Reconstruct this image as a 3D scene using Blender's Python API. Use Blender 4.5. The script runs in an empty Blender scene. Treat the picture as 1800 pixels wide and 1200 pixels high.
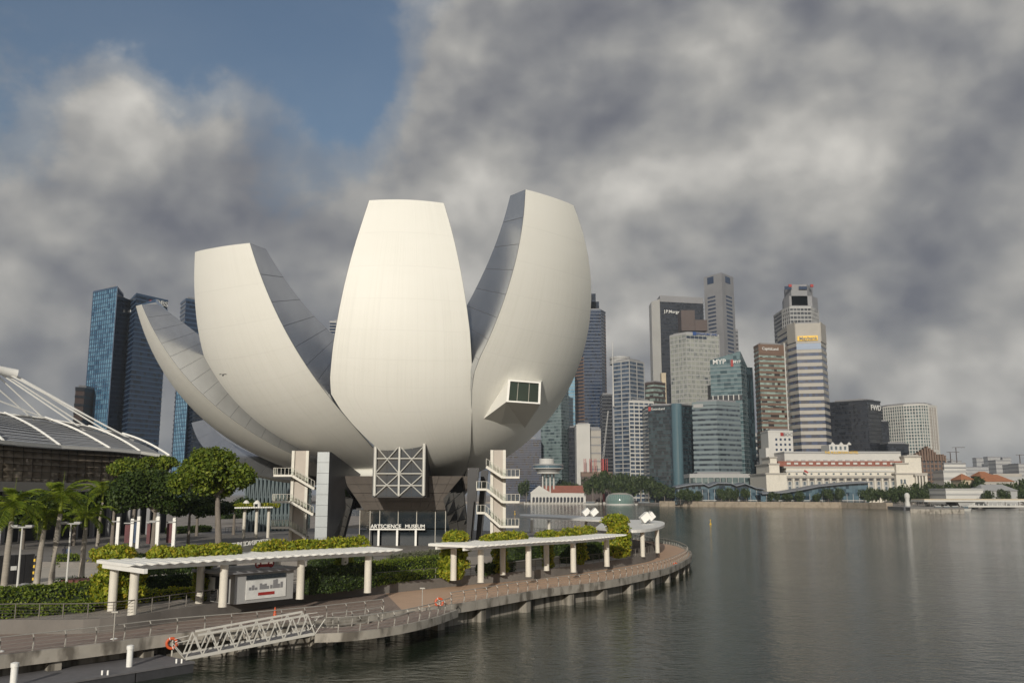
import bpy, bmesh, math, random
import numpy as np
from mathutils import Vector, Matrix
random.seed(7); RNG = np.random.default_rng(7)
SC = bpy.context.scene
COL = SC.collection
# ------------------------------------------------------------------ camera, sky, sun, exposure
FPX, HC = 1593.0, 12.0                     # focal length in photo pixels, camera height over the water (m)
TH = math.atan(268 / 1593.0)               # upward tilt
CT, ST = math.cos(TH), math.sin(TH)
cam = bpy.data.cameras.new('camera'); camo = bpy.data.objects.new('camera', cam); COL.objects.link(camo)
camo.location = (0, 0, HC); camo.rotation_euler = (math.pi / 2 + TH, 0, 0)
cam.sensor_width = 36; cam.lens = FPX / 1800 * 36; cam.clip_end = 60000; cam.clip_start = .5
SC.camera = camo
SUN_AZ, SUN_EL = math.radians(189), math.radians(18)      # azimuth clockwise from +Y
sdir = Vector((math.sin(SUN_AZ) * math.cos(SUN_EL), math.cos(SUN_AZ) * math.cos(SUN_EL), math.sin(SUN_EL)))
sl = bpy.data.lights.new('sun', 'SUN'); sl.energy = 3.3; sl.angle = math.radians(.6); sl.color = (1, .935, .82)
so = bpy.data.objects.new('sun', sl); COL.objects.link(so); so.rotation_euler = sdir.to_track_quat('Z', 'Y').to_euler()
so.location = (0, 0, 300)
SC.view_settings.view_transform = 'Standard'; SC.view_settings.look = 'None'
SC.view_settings.exposure = .0; SC.view_settings.gamma = 1; SC.view_settings.use_curve_mapping = False
SC.render.engine = 'CYCLES'
cy = SC.cycles
cy.use_denoising = True; cy.max_bounces = 6; cy.diffuse_bounces = 2; cy.glossy_bounces = 4; cy.transmission_bounces = 4
cy.transparent_max_bounces = 6; cy.volume_bounces = 0; cy.use_adaptive_sampling = True; cy.adaptive_threshold = .015
cy.caustics_reflective = False; cy.caustics_refractive = False; cy.sample_clamp_indirect = 4

def ray(px, py):
    u = (600 - py) / FPX; x = (px - 900) / FPX
    return Vector((x, CT - u * ST, ST + u * CT))
def at(px, py, Y):                          # point seen at a photo pixel, Y metres north of the camera
    d = ray(px, py); t = Y / d.y
    return Vector((d.x * t, Y, HC + d.z * t))
def gd(px, py, z):                          # point seen at a photo pixel on the level z
    d = ray(px, py); t = (z - HC) / d.z
    return Vector((d.x * t, d.y * t, z))
def xof(px, Y, Z):
    return (px - 900) * (Y * CT + (Z - HC) * ST) / FPX

# sky -----------------------------------------------------------------------------------------
W = bpy.data.worlds.new('World'); SC.world = W; W.use_nodes = True
nt = W.node_tree; nt.nodes.clear()
def N(tree, typ, **kw):
    n = tree.nodes.new(typ)
    for k, v in kw.items(): setattr(n, k, v)
    return n
def lk(tree, a, b): tree.links.new(a, b)
def ramp(tree, stops, fac=None, interp='LINEAR'):
    r = N(tree, 'ShaderNodeValToRGB'); cr = r.color_ramp; cr.interpolation = interp
    while len(cr.elements) < len(stops): cr.elements.new(.5)
    for e, (p, c) in zip(cr.elements, stops):
        e.position = p; e.color = (*c, 1) if len(c) == 3 else c
    if fac is not None: lk(tree, fac, r.inputs[0])
    return r
def math_(tree, op, a, b=None, clamp=False):
    if isinstance(a, (int, float)): a, b = b, a
    m = N(tree, 'ShaderNodeMath', operation=op, use_clamp=clamp)
    for i, v in enumerate((a, b)):
        if v is None: continue
        if isinstance(v, (int, float)): m.inputs[i].default_value = v
        else: lk(tree, v, m.inputs[i])
    return m.outputs[0]
def vmath(tree, op, a, b=None):
    m = N(tree, 'ShaderNodeVectorMath', operation=op)
    for i, v in enumerate((a, b)):
        if v is None: continue
        if isinstance(v, (tuple, list, Vector)): m.inputs[i].default_value = tuple(v)
        else: lk(tree, v, m.inputs[i])
    return m
def build_sky():
    out = N(nt, 'ShaderNodeOutputWorld'); bg = N(nt, 'ShaderNodeBackground'); bg.inputs[1].default_value = .1
    sky = N(nt, 'ShaderNodeTexSky', sky_type='NISHITA', sun_disc=False)
    sky.sun_elevation = SUN_EL; sky.sun_rotation = SUN_AZ; sky.dust_density = 2.5; sky.air_density = 1.2; sky.ozone_density = 2
    tc = N(nt, 'ShaderNodeTexCoord')
    d = tc.outputs['Generated']
    # flattened toward the horizon like a real cloud deck
    mp = N(nt, 'ShaderNodeMapping'); mp.inputs['Scale'].default_value = (1, 1, 1.25); lk(nt, d, mp.inputs[0])
    def fbm(vec, scale, detail, rough, dist=0, off=(0, 0, 0)):
        v = vmath(nt, 'ADD', vec, off).outputs[0]
        n = N(nt, 'ShaderNodeTexNoise', noise_dimensions='3D')
        n.inputs['Scale'].default_value = scale; n.inputs['Detail'].default_value = detail
        n.inputs['Roughness'].default_value = rough; n.inputs['Distortion'].default_value = dist
        lk(nt, v, n.inputs['Vector']); return n.outputs['Fac']
    def blob(px, py, sharp, w):             # a broad bank of cloud (or gap) around one direction
        r = ray(px, py).normalized()
        dt = vmath(nt, 'DOT_PRODUCT', d, r).outputs['Value']
        g = math_(nt, 'POWER', math_(nt, 'MAXIMUM', dt, 0.0), sharp)
        return math_(nt, 'MULTIPLY', g, w)
    def addall(lst):
        s = lst[0]
        for x in lst[1:]: s = math_(nt, 'ADD', s, x)
        return s
    base = fbm(mp.outputs[0], 3.6, 11, .56, .1, (3.1, 0, 1.7))
    soft = fbm(mp.outputs[0], 3.6, 4.2, .52, .1, (3.1, 0, 1.7))
    above = fbm(mp.outputs[0], 3.6, 4.2, .52, .1, (3.1 - .02, -.0, 1.7 + .055))
    big = fbm(mp.outputs[0], 1.6, 2, .5, 0, (0, 7.7, 0))
    fine = fbm(mp.outputs[0], 10, 11, .66, .2, (9, 2, 4))
    cover = addall([base, math_(nt, 'MULTIPLY', big, .15), math_(nt, 'MULTIPLY', fine, .34), -.08,
                    blob(450, -20, 44, -.36), blob(20, 20, 140, -.12), blob(620, 120, 420, -.15), blob(20, 245, 700, -.16), blob(320, 150, 700, -.08), blob(480, 330, 900, -.06), blob(990, 150, 1200, -.10), blob(760, 30, 260, -.13), blob(640, 200, 900, -.07),
                    blob(185, 185, 1100, .24), blob(830, 190, 300, .24), blob(1500, 250, 9, .36), blob(560, 430, 24, .18), blob(60, 520, 60, .16), blob(420, 230, 500, .08)])
    mask = ramp(nt, [(.46, (.05,) * 3), (.60, (.55,) * 3), (.76, (1, 1, 1))], cover)
    mask.color_ramp.interpolation = 'EASE'
    # lit tops and grey undersides of the billows
    relief = math_(nt, 'SUBTRACT', soft, above)
    lum = addall([math_(nt, 'MULTIPLY', relief, 1.5), math_(nt, 'MULTIPLY', big, .30), math_(nt, 'MULTIPLY', base, .14), math_(nt, 'MULTIPLY', fine, .24), .10,
                  blob(1330, 320, 60, .09), blob(1180, 330, 300, .04), blob(1540, 440, 900, .10), blob(820, 150, 200, .10), blob(170, 150, 600, .08), blob(1750, 820, 70, .15), blob(60, 620, 90, .10), blob(1120, 760, 200, .10), blob(700, 280, 120, .04),
                  blob(1680, 540, 300, -.17), blob(1420, 520, 700, -.07), blob(1130, 10, 110, -.10), blob(1790, 60, 120, -.05), blob(520, 420, 160, -.05), blob(60, 420, 400, -.04)])
    shade = ramp(nt, [(.27, (.155, .162, .188)), (.42, (.25, .253, .262)), (.57, (.395, .387, .37)), (.78, (.68, .655, .605))], lum)
    bright = vmath(nt, 'SCALE', shade.outputs[0]); bright.inputs['Scale'].default_value = 10.0
    skys = vmath(nt, 'MULTIPLY', sky.outputs[0], (.80, .80, .82))
    mix = N(nt, 'ShaderNodeMix', data_type='RGBA'); lk(nt, mask.outputs[0], mix.inputs['Factor'])
    lk(nt, skys.outputs[0], mix.inputs['A']); lk(nt, bright.outputs[0], mix.inputs['B'])
    lk(nt, mix.outputs['Result'], bg.inputs[0]); lk(nt, bg.outputs[0], out.inputs[0])
build_sky()

# ------------------------------------------------------------------ materials
def lin(r, g, b):
    f = lambda v: (v / 255 / 12.92) if v <= 10 else ((v / 255 + .055) / 1.055) ** 2.4
    return (f(r), f(g), f(b))
MATS = {}
def mat(name, col, rough=.6, metal=0, var=.12, scale=1.0, bump=0, stretch=(1, 1, 1), ior=1.5, coord='Object', spots=None, spec=.5):
    m = bpy.data.materials.new(name); m.use_nodes = True; t = m.node_tree
    b = t.nodes['Principled BSDF']; b.inputs['Roughness'].default_value = rough; b.inputs['Metallic'].default_value = metal
    b.inputs['IOR'].default_value = ior; b.inputs['Specular IOR Level'].default_value = spec
    tc = N(t, 'ShaderNodeTexCoord'); mp = N(t, 'ShaderNodeMapping'); mp.inputs['Scale'].default_value = stretch
    lk(t, tc.outputs[coord], mp.inputs[0])
    n = N(t, 'ShaderNodeTexNoise'); n.inputs['Scale'].default_value = scale; n.inputs['Detail'].default_value = 6; n.inputs['Roughness'].default_value = .6
    lk(t, mp.outputs[0], n.inputs['Vector'])
    lo = tuple(c * (1 - var) for c in col); hi = tuple(min(1, c * (1 + var)) for c in col)
    r = ramp(t, [(.3, lo), (.7, hi)], n.outputs['Fac'])
    src = r.outputs[0]
    if spots:                                # stains: (colour, scale, threshold, stretch)
        sc_, ss, th, st = spots
        mp2 = N(t, 'ShaderNodeMapping'); mp2.inputs['Scale'].default_value = st; lk(t, tc.outputs[coord], mp2.inputs[0])
        n2 = N(t, 'ShaderNodeTexNoise'); n2.inputs['Scale'].default_value = ss; n2.inputs['Detail'].default_value = 5; lk(t, mp2.outputs[0], n2.inputs['Vector'])
        r2 = ramp(t, [(th, (0, 0, 0)), (th + .16, (1, 1, 1))], n2.outputs['Fac'])
        mx = N(t, 'ShaderNodeMix', data_type='RGBA'); lk(t, r2.outputs[0], mx.inputs['Factor']); lk(t, src, mx.inputs['A']); mx.inputs['B'].default_value = (*sc_, 1)
        src = mx.outputs['Result']
    lk(t, src, b.inputs['Base Color'])
    if bump:
        bp = N(t, 'ShaderNodeBump'); bp.inputs['Strength'].default_value = bump; bp.inputs['Distance'].default_value = .05
        lk(t, n.outputs['Fac'], bp.inputs['Height']); lk(t, bp.outputs[0], b.inputs['Normal'])
    MATS[name] = m; return m
def facade(name, glass, alt, bay=1.6, floor=3.8, share=.3, rough=.12, ior=1.9, alt2=None, metal=0.):
    """window wall: each pane of the UV grid gets its own tint, as blinds and rooms behind the glass do"""
    m = bpy.data.materials.new(name); m.use_nodes = True; t = m.node_tree
    b = t.nodes['Principled BSDF']; b.inputs['IOR'].default_value = ior; b.inputs['Metallic'].default_value = metal
    tc = N(t, 'ShaderNodeTexCoord'); mp = N(t, 'ShaderNodeMapping'); mp.inputs['Scale'].default_value = (1 / bay, 1 / floor, 1)
    lk(t, tc.outputs['UV'], mp.inputs[0]); fl = vmath(t, 'FLOOR', mp.outputs[0])
    wn = N(t, 'ShaderNodeTexWhiteNoise', noise_dimensions='2D'); lk(t, fl.outputs[0], wn.inputs['Vector'])
    ln = N(t, 'ShaderNodeTexNoise'); ln.inputs['Scale'].default_value = .035; lk(t, tc.outputs['UV'], ln.inputs['Vector'])
    f = math_(t, 'ADD', math_(t, 'MULTIPLY', wn.outputs['Value'], .62), math_(t, 'MULTIPLY', ln.outputs['Fac'], .66))
    a2 = alt2 or tuple((x + y) / 2 for x, y in zip(glass, alt))
    r = ramp(t, [(max(.02, .82 - share), tuple(c * .8 for c in glass)), (max(.04, .95 - share), a2), (1.06 - share * .5 if share < .9 else .7, alt)], f)
    r.color_ramp.elements[2].position = min(1, max(.1, 1.08 - share * .5))
    lk(t, r.outputs[0], b.inputs['Base Color'])
    # panes are never perfectly in one plane
    geo = N(t, 'ShaderNodeNewGeometry')
    off = vmath(t, 'SUBTRACT', wn.outputs['Color'], (.5, .5, .5)); sc_ = vmath(t, 'SCALE', off.outputs[0]); sc_.inputs['Scale'].default_value = .015
    nn = vmath(t, 'NORMALIZE', vmath(t, 'ADD', geo.outputs['Normal'], sc_.outputs[0]).outputs[0])
    lk(t, nn.outputs[0], b.inputs['Normal']); b.inputs['Roughness'].default_value = rough
    MATS[name] = m; return m
def leafmat(name, cols, trans=.25):
    m = bpy.data.materials.new(name); m.use_nodes = True; t = m.node_tree
    b = t.nodes['Principled BSDF']; b.inputs['Roughness'].default_value = .55; b.inputs['Specular IOR Level'].default_value = .3
    g = N(t, 'ShaderNodeNewGeometry'); tc = N(t, 'ShaderNodeTexCoord')
    n = N(t, 'ShaderNodeTexNoise'); n.inputs['Scale'].default_value = .5; lk(t, tc.outputs['Object'], n.inputs['Vector'])
    f = math_(t, 'ADD', math_(t, 'MULTIPLY', g.outputs['Random Per Island'], .6), math_(t, 'MULTIPLY', n.outputs['Fac'], .4))
    r = ramp(t, [(i / max(1, len(cols) - 1) * .8 + .1, c) for i, c in enumerate(cols)], f)
    lk(t, r.outputs[0], b.inputs['Base Color'])
    tr = N(t, 'ShaderNodeBsdfTranslucent'); lk(t, r.outputs[0], tr.inputs[0])
    mx = N(t, 'ShaderNodeMixShader'); mx.inputs[0].default_value = trans
    o = t.nodes['Material Output']; lk(t, b.outputs[0], mx.inputs[1]); lk(t, tr.outputs[0], mx.inputs[2]); lk(t, mx.outputs[0], o.inputs[0])
    MATS[name] = m; return m

# ------------------------------------------------------------------ mesh building
class MB:
    def __init__(s): s.v = []; s.f = []; s.uv = {}
    def add(s, vs, fs, uv=None):
        n = len(s.v); s.v += [tuple(p) for p in vs]
        for i, f in enumerate(fs):
            if uv: s.uv[len(s.f)] = uv[i]
            s.f.append(tuple(n + j for j in f))
        return s
    def quad(s, a, b, c, d, uv=None): return s.add([a, b, c, d], [(0, 1, 2, 3)], [uv] if uv else None)
    def box(s, x0, x1, y0, y1, z0, z1):
        return s.add([(x, y, z) for z in (z0, z1) for x, y in ((x0, y0), (x1, y0), (x1, y1), (x0, y1))],
                     [(3, 2, 1, 0), (4, 5, 6, 7), (0, 1, 5, 4), (1, 2, 6, 5), (2, 3, 7, 6), (3, 0, 4, 7)])
    def obox(s, c, ax, ay, az):             # centre and three half-axis vectors
        c, ax, ay, az = map(Vector, (c, ax, ay, az))
        return s.add([c + sz * az + sx * ax + sy * ay for sz in (-1, 1) for sx, sy in ((-1, -1), (1, -1), (1, 1), (-1, 1))],
                     [(3, 2, 1, 0), (4, 5, 6, 7), (0, 1, 5, 4), (1, 2, 6, 5), (2, 3, 7, 6), (3, 0, 4, 7)])
    def bar(s, a, b, w, h, up=(0, 0, 1)):   # rectangular bar from a to b
        a, b = Vector(a), Vector(b); d = (b - a); L = d.length; d.normalize()
        side = d.cross(Vector(up))
        if side.length < 1e-5: side = d.cross(Vector((0, 1, 0)))
        side.normalize(); u = side.cross(d)
        return s.obox((a + b) / 2, d * L / 2, side * w / 2, u * h / 2)
    def tube(s, pts, rad, n=8, cap=True):
        pts = [Vector(p) for p in pts]; rads = rad if isinstance(rad, (list, tuple)) else [rad] * len(pts)
        vs = []; m = len(pts)
        for i, p in enumerate(pts):
            d = (pts[min(i + 1, m - 1)] - pts[max(i - 1, 0)]).normalized()
            u = d.cross(Vector((0, 0, 1)))
            if u.length < .05: u = d.cross(Vector((0, 1, 0)))
            u.normalize(); w = d.cross(u)
            for k in range(n):
                a = 2 * math.pi * k / n
                vs.append(p + rads[i] * (math.cos(a) * u + math.sin(a) * w))
        fs = [(i * n + k, i * n + (k + 1) % n, (i + 1) * n + (k + 1) % n, (i + 1) * n + k) for i in range(m - 1) for k in range(n)]
        if cap: fs += [tuple(range(n))[::-1], tuple((m - 1) * n + k for k in range(n))]
        fs = [f[::-1] for f in fs]
        return s.add(vs, fs)
    def lathe(s, c, prof, n=24, a0=0, a1=2 * math.pi):
        c = Vector(c); vs = []; full = abs(a1 - a0 - 2 * math.pi) < 1e-6; nn = n if full else n + 1
        for r, z in prof:
            for k in range(nn):
                a = a0 + (a1 - a0) * k / n; vs.append((c.x + r * math.cos(a), c.y + r * math.sin(a), c.z + z))
        fs = []
        for i in range(len(prof) - 1):
            for k in range(n):
                k2 = (k + 1) % nn if full else k + 1
                fs.append((i * nn + k, i * nn + k2, (i + 1) * nn + k2, (i + 1) * nn + k))
        if full:
            if prof[0][0] > 1e-3: fs.append(tuple(range(nn))[::-1])
            if prof[-1][0] > 1e-3: fs.append(tuple((len(prof) - 1) * nn + k for k in range(nn)))
        return s.add(vs, fs)
    def prism(s, poly, z0, z1, cap=True):   # poly CCW (x,y); z1 a number or one height for each corner; UV in metres
        n = len(poly); zt = z1 if isinstance(z1, (list, tuple)) else [z1] * n; zb = z0 if isinstance(z0, (list, tuple)) else [z0] * n
        vs = [(p[0], p[1], zb[i]) for i, p in enumerate(poly)] + [(p[0], p[1], zt[i]) for i, p in enumerate(poly)]
        fs = []; uvs = []; u = 0
        for i in range(n):
            j = (i + 1) % n; L = math.hypot(poly[j][0] - poly[i][0], poly[j][1] - poly[i][1])
            fs.append((i, j, n + j, n + i)); uvs.append([(u, zb[i]), (u + L, zb[j]), (u + L, zt[j]), (u, zt[i])]); u += L + 40
        if cap:
            fs.append(tuple(range(n))[::-1]); uvs.append([(0, -500)] * n)
            fs.append(tuple(range(n, 2 * n))); uvs.append([(0, -500)] * n)
        return s.add(vs, fs, uvs)
    def strip(s, A, B):                     # ribbon between two equal polylines
        n = len(A); vs = list(A) + list(B)
        return s.add(vs, [(i, i + 1, n + i + 1, n + i) for i in range(n - 1)])
    def grid(s, rows):                      # rows of points, UV 0..1
        m, n = len(rows), len(rows[0]); vs = [p for r in rows for p in r]; fs = []; uvs = []
        for i in range(m - 1):
            for j in range(n - 1):
                fs.append((i * n + j, i * n + j + 1, (i + 1) * n + j + 1, (i + 1) * n + j))
                uvs.append([(j / (n - 1), i / (m - 1)), ((j + 1) / (n - 1), i / (m - 1)), ((j + 1) / (n - 1), (i + 1) / (m - 1)), (j / (n - 1), (i + 1) / (m - 1))])
        return s.add(vs, fs, uvs)
    def mesh(s, name, m, off=(0, 0, 0), smooth=False):
        me = bpy.data.meshes.new(name); ox, oy, oz = off
        me.from_pydata([(x - ox, y - oy, z - oz) for x, y, z in s.v], [], s.f)
        if s.uv:
            l = me.uv_layers.new(name='UVMap'); data = np.zeros((len(me.loops), 2), 'f4')
            for p in me.polygons:
                q = s.uv.get(p.index)
                if q:
                    for k, li in enumerate(p.loop_indices): data[li] = q[k % len(q)]
            l.data.foreach_set('uv', data.ravel())
        me.materials.append(MATS[m])
        if smooth:
            me.polygons.foreach_set('use_smooth', [True] * len(me.polygons))
            if smooth != 'all':
                try: me.set_sharp_from_angle(angle=math.radians(38))
                except Exception: pass
        me.update(); return me
    def build(s, name, m, parent=None, smooth=False, kind=None, off=None):
        o0 = Vector((0, 0, 0)); q = parent
        while q is not None: o0 += q.location; q = q.parent
        me = s.mesh(name, m, off if off is not None else o0, smooth)
        o = bpy.data.objects.new(name, me); COL.objects.link(o); o.parent = parent
        if kind: o['kind'] = kind
        return o
def tag(o, label=None, cat=None, group=None, kind=None):
    if label: o['label'] = label
    if cat: o['category'] = cat
    if group: o['group'] = group
    if kind: o['kind'] = kind
    return o
def thing(name, label, cat, loc=(0, 0, 0), group=None):
    o = bpy.data.objects.new(name, None); COL.objects.link(o); o.location = loc; o.empty_display_size = .5
    return tag(o, label, cat, group)
def copy_tree(o, loc=None, rz=None, parent=None, label=None, scale=None):
    c = o.copy(); COL.objects.link(c); c.parent = parent
    if loc is not None: c.location = loc
    if rz is not None: c.rotation_euler.z = rz
    if scale is not None: c.scale = (scale,) * 3 if isinstance(scale, (int, float)) else scale
    if label: c['label'] = label
    for ch in KIDS(o): copy_tree(ch, parent=c)
    return c
def KIDS(o): return [x for x in list(COL.objects) if x.parent == o]
def link(name, me, parent, loc=(0, 0, 0), rot=None, scale=None):     # another piece sharing mesh data
    o = bpy.data.objects.new(name, me); COL.objects.link(o); o.parent = parent; o.location = loc
    if rot is not None: o.rotation_euler = rot
    if scale is not None: o.scale = scale
    return o
def text(name, body, m, parent, a, b, z_up, size, ext=.05, flip=False, align='CENTER', fit=0):
    """lettering along the direction a->b (world), centred between them, upright along z_up"""
    cu = bpy.data.curves.new(name, 'FONT'); cu.body = body; cu.size = size; cu.extrude = ext; cu.align_x = align; cu.align_y = 'CENTER'
    cu.offset = size * .012; cu.resolution_u = 3
    cu.materials.append(MATS[m])
    o = bpy.data.objects.new(name, cu); COL.objects.link(o); o.parent = parent
    a, b = Vector(a), Vector(b); x = (b - a).normalized(); y = Vector(z_up).normalized(); y = (y - x * y.dot(x)).normalized(); z = x.cross(y)
    R = Matrix((x, y, z)).transposed().to_4x4()
    o0 = Vector((0, 0, 0)); q = parent
    while q is not None: o0 += q.location; q = q.parent
    M = Matrix.Translation((a + b) / 2 - o0) @ R
    if flip: M = M @ Matrix.Scale(-1, 4, (1, 0, 0))
    bpy.context.view_layer.update()
    me = bpy.data.meshes.new_from_object(o.evaluated_get(bpy.context.evaluated_depsgraph_get()))
    if fit:
        xs_ = [v.co.x for v in me.vertices]; k_ = fit / max(1e-6, max(xs_) - min(xs_)); me.transform(Matrix.Diagonal((k_, min(k_, 1.15), 1, 1)))
    me.transform(M)
    if flip: me.flip_normals()
    bpy.data.objects.remove(o); bpy.data.curves.remove(cu)
    if not me.materials: me.materials.append(MATS[m])
    o = bpy.data.objects.new(name, me); COL.objects.link(o); o.parent = parent
    return o
# leaves -------------------------------------------------------------------------------------------
def leaf_quads(pts, nrm, size, jitter=.8, rng=RNG):
    """one small bent leaf blade (two faces) at each point"""
    n = len(pts); P = np.asarray(pts, float)
    d = rng.normal(size=(n, 3)); d = np.asarray(nrm) + jitter * d; d /= np.linalg.norm(d, axis=1)[:, None] + 1e-9
    a = np.cross(d, rng.normal(size=(n, 3))); a /= np.linalg.norm(a, axis=1)[:, None] + 1e-9
    b = np.cross(d, a); sz = size * rng.uniform(.6, 1.25, n)[:, None]
    v0 = P - a * sz; v1 = P + b * sz * .55 + d * sz * .15; v2 = P + a * sz; v3 = P - b * sz * .55 + d * sz * .15
    V = np.stack([v0, v1, v2, v3], 1).reshape(-1, 3)
    Fc = np.arange(n * 4).reshape(n, 4)
    return V, Fc
def leaf_mesh(name, V, Fc, m):
    me = bpy.data.meshes.new(name); me.vertices.add(len(V)); me.vertices.foreach_set('co', V.astype('f4').ravel())
    me.loops.add(Fc.size); me.loops.foreach_set('vertex_index', Fc.astype('i4').ravel())
    me.polygons.add(len(Fc)); me.polygons.foreach_set('loop_start', np.arange(0, Fc.size, 4).astype('i4'))
    try: me.polygons.foreach_set('loop_total', np.full(len(Fc), 4, 'i4'))
    except Exception: pass
    me.materials.append(MATS[m]); me.update(calc_edges=True); me.validate(); return me
def crown_points(n, blobs, rng=RNG, shell=.55):
    """points spread through the outer part of a set of lumpy ellipsoids"""
    B = np.array([[*c, *r] for c, r in blobs], float); vol = (B[:, 3] * B[:, 4] * B[:, 5]) ** (2 / 3)
    k = rng.choice(len(B), n, p=vol / vol.sum()); d = rng.normal(size=(n, 3)); d /= np.linalg.norm(d, axis=1)[:, None]
    rr = shell + (1 - shell) * rng.random(n) ** .6
    rr *= 1 + .10 * np.sin(d[:, 0] * 7 + k) * np.sin(d[:, 1] * 6 + 2 * k) + .06 * rng.normal(size=n)
    p = B[k, :3] + d * B[k, 3:] * rr[:, None]
    return p, d
# ------------------------------------------------------------------ palette
def petal_skin():
    m = bpy.data.materials.new('petal_skin'); m.use_nodes = True; t = m.node_tree; b = t.nodes['Principled BSDF']
    b.inputs['Roughness'].default_value = .5; b.inputs['Specular IOR Level'].default_value = .25
    tc = N(t, 'ShaderNodeTexCoord')
    def nz(coord, st, sc_, det):
        mp = N(t, 'ShaderNodeMapping'); mp.inputs['Scale'].default_value = st; lk(t, tc.outputs[coord], mp.inputs[0]); n = N(t, 'ShaderNodeTexNoise'); n.inputs['Scale'].default_value = sc_; n.inputs['Detail'].default_value = det; lk(t, mp.outputs[0], n.inputs['Vector']); return n.outputs['Fac']
    streak = nz('UV', (70, 2.2, 1), 1, 4); soft = nz('Object', (1, 1, 1), .09, 4); cross = nz('UV', (2, 40, 1), 1, 2)
    f = math_(t, 'ADD', math_(t, 'ADD', math_(t, 'MULTIPLY', streak, .5), math_(t, 'MULTIPLY', soft, .3)), math_(t, 'MULTIPLY', cross, .2))
    r = ramp(t, [(.33, (.755, .745, .69)), (.48, (.80, .79, .735)), (.65, (.825, .815, .765))], f)
    # hairline joints between the moulded sheets
    sp = N(t, 'ShaderNodeSeparateXYZ'); lk(t, tc.outputs['UV'], sp.inputs[0])
    def line(o, k, w): return math_(t, 'LESS_THAN', math_(t, 'FRACT', math_(t, 'MULTIPLY', o, k)), w)
    j = math_(t, 'MAXIMUM', line(sp.outputs[1], 13, .018), line(sp.outputs[0], 5, .010))
    mx = N(t, 'ShaderNodeMix', data_type='RGBA'); lk(t, math_(t, 'MULTIPLY', j, .10), mx.inputs['Factor']); lk(t, r.outputs[0], mx.inputs['A']); mx.inputs['B'].default_value = (.3, .29, .27, 1)
    lk(t, mx.outputs['Result'], b.inputs['Base Color']); MATS['petal_skin'] = m
petal_skin()
mat('steel_panel', (.60, .615, .64), .27, .92, .07, .5, 0, (1, 1, .3))
mat('seam_dark', (.2, .2, .21), .6, .4)
mat('brace_grey', (.55, .54, .50), .45, .2, .05)
mat('stair_paint', (.66, .63, .56), .5, 0, .06)
mat('gangway_paint', (.50, .485, .445), .5, .1, .1)
mat('white_paint', (.84, .83, .79), .45, 0, .05, .8)
mat('offwhite_wall', (.66, .62, .54), .7, 0, .07, .6, spots=((.5, .46, .39), .5, .62, (1, 1, .2)))
mat('stair_beige', (.48, .43, .38), .75, 0, .06, .7)
mat('grey_cladding', (.30, .32, .33), .45, .3, .05, .4)
mat('dark_cladding', (.09, .092, .10), .4, .4, .12, .4)
mat('brown_cladding', (.21, .185, .165), .38, .35, .12, .4)
mat('black_metal', (.02, .02, .023), .35, .2)
mat('steel_rail', (.40, .38, .34), .55, .35, .08)
mat('dark_glass', (.018, .024, .03), .06, 0, .3, .15, 0, ior=1.7)
mat('blue_glass', (.035, .05, .068), .07, .1, .3, .2, 0, ior=1.8)
mat('mirror_glass', (.55, .55, .53), .05, 1, .08, .2, .35)
mat('window_green', (.012, .028, .022), .05, 0, .2, .3, 0, ior=1.6)
mat('concrete', (.36, .33, .285), .85, 0, .15, .6, .15, spots=((.13, .115, .095), .8, .48, (1, 1, .5)))
mat('stained_concrete', (.30, .275, .235), .88, 0, .22, .9, .2, (1, 1, .15), spots=((.085, .075, .06), 1.3, .47, (1, 1, .10)))
mat('wall_grey', (.17, .155, .14), .85, 0, .15, .5, .1)
mat('rail_dark', (.16, .145, .13), .5, .4, .08)
mat('deck_tan', (.54, .365, .25), .75, 0, .14, 2.0, 0, (.3, 3, 1))
mat('deck_grey', (.27, .205, .17), .75, 0, .18, 2.0, 0, (3, .3, 1))
mat('pontoon_deck', (.15, .145, .15), .75, 0, .12, 1.5)
mat('paving', (.31, .275, .24), .8, 0, .14, .5, .05, spots=((.19, .165, .145), .25, .5, (1, 1, 1)))
mat('pale_paving', (.46, .42, .36), .8, 0, .10, .5)
mat('plaza_paving', (.20, .185, .17), .7, 0, .14, .4)
mat('pontoon_side', (.055, .055, .06), .6, 0, .3, .8)
mat('orange', (.55, .085, .02), .5); mat('red_sign', (.34, .03, .025), .5); mat('yellow', (.75, .48, .03), .5)
mat('bark', (.19, .165, .14), .9, 0, .25, 2.5, .5, (1, 1, .4)); mat('palm_bark', (.30, .27, .23), .9, 0, .2, 1.0, .4, (.3, .3, 5), spots=((.5, .47, .43), .7, .52, (1, 1, .3)))
leafmat('leaf_tree', [(.045, .078, .010), (.125, .18, .02), (.29, .32, .035)], .3)
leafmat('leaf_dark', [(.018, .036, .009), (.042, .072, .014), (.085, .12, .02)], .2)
leafmat('leaf_vine', [(.06, .105, .012), (.22, .275, .022), (.40, .42, .035), (.50, .31, .035)], .35)
leafmat('leaf_hedge', [(.045, .08, .012), (.12, .175, .02), (.25, .285, .035)], .25)
leafmat('leaf_grey', [(.07, .08, .045), (.15, .16, .10), (.22, .22, .15)], .2)
leafmat('leaf_palm', [(.08, .13, .016), (.19, .26, .028), (.32, .36, .045)], .4)
leafmat('leaf_far', [(.022, .038, .012), (.045, .07, .018), (.085, .11, .03)], .2)
mat('leaf_core', (.018, .030, .009), .9)
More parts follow.
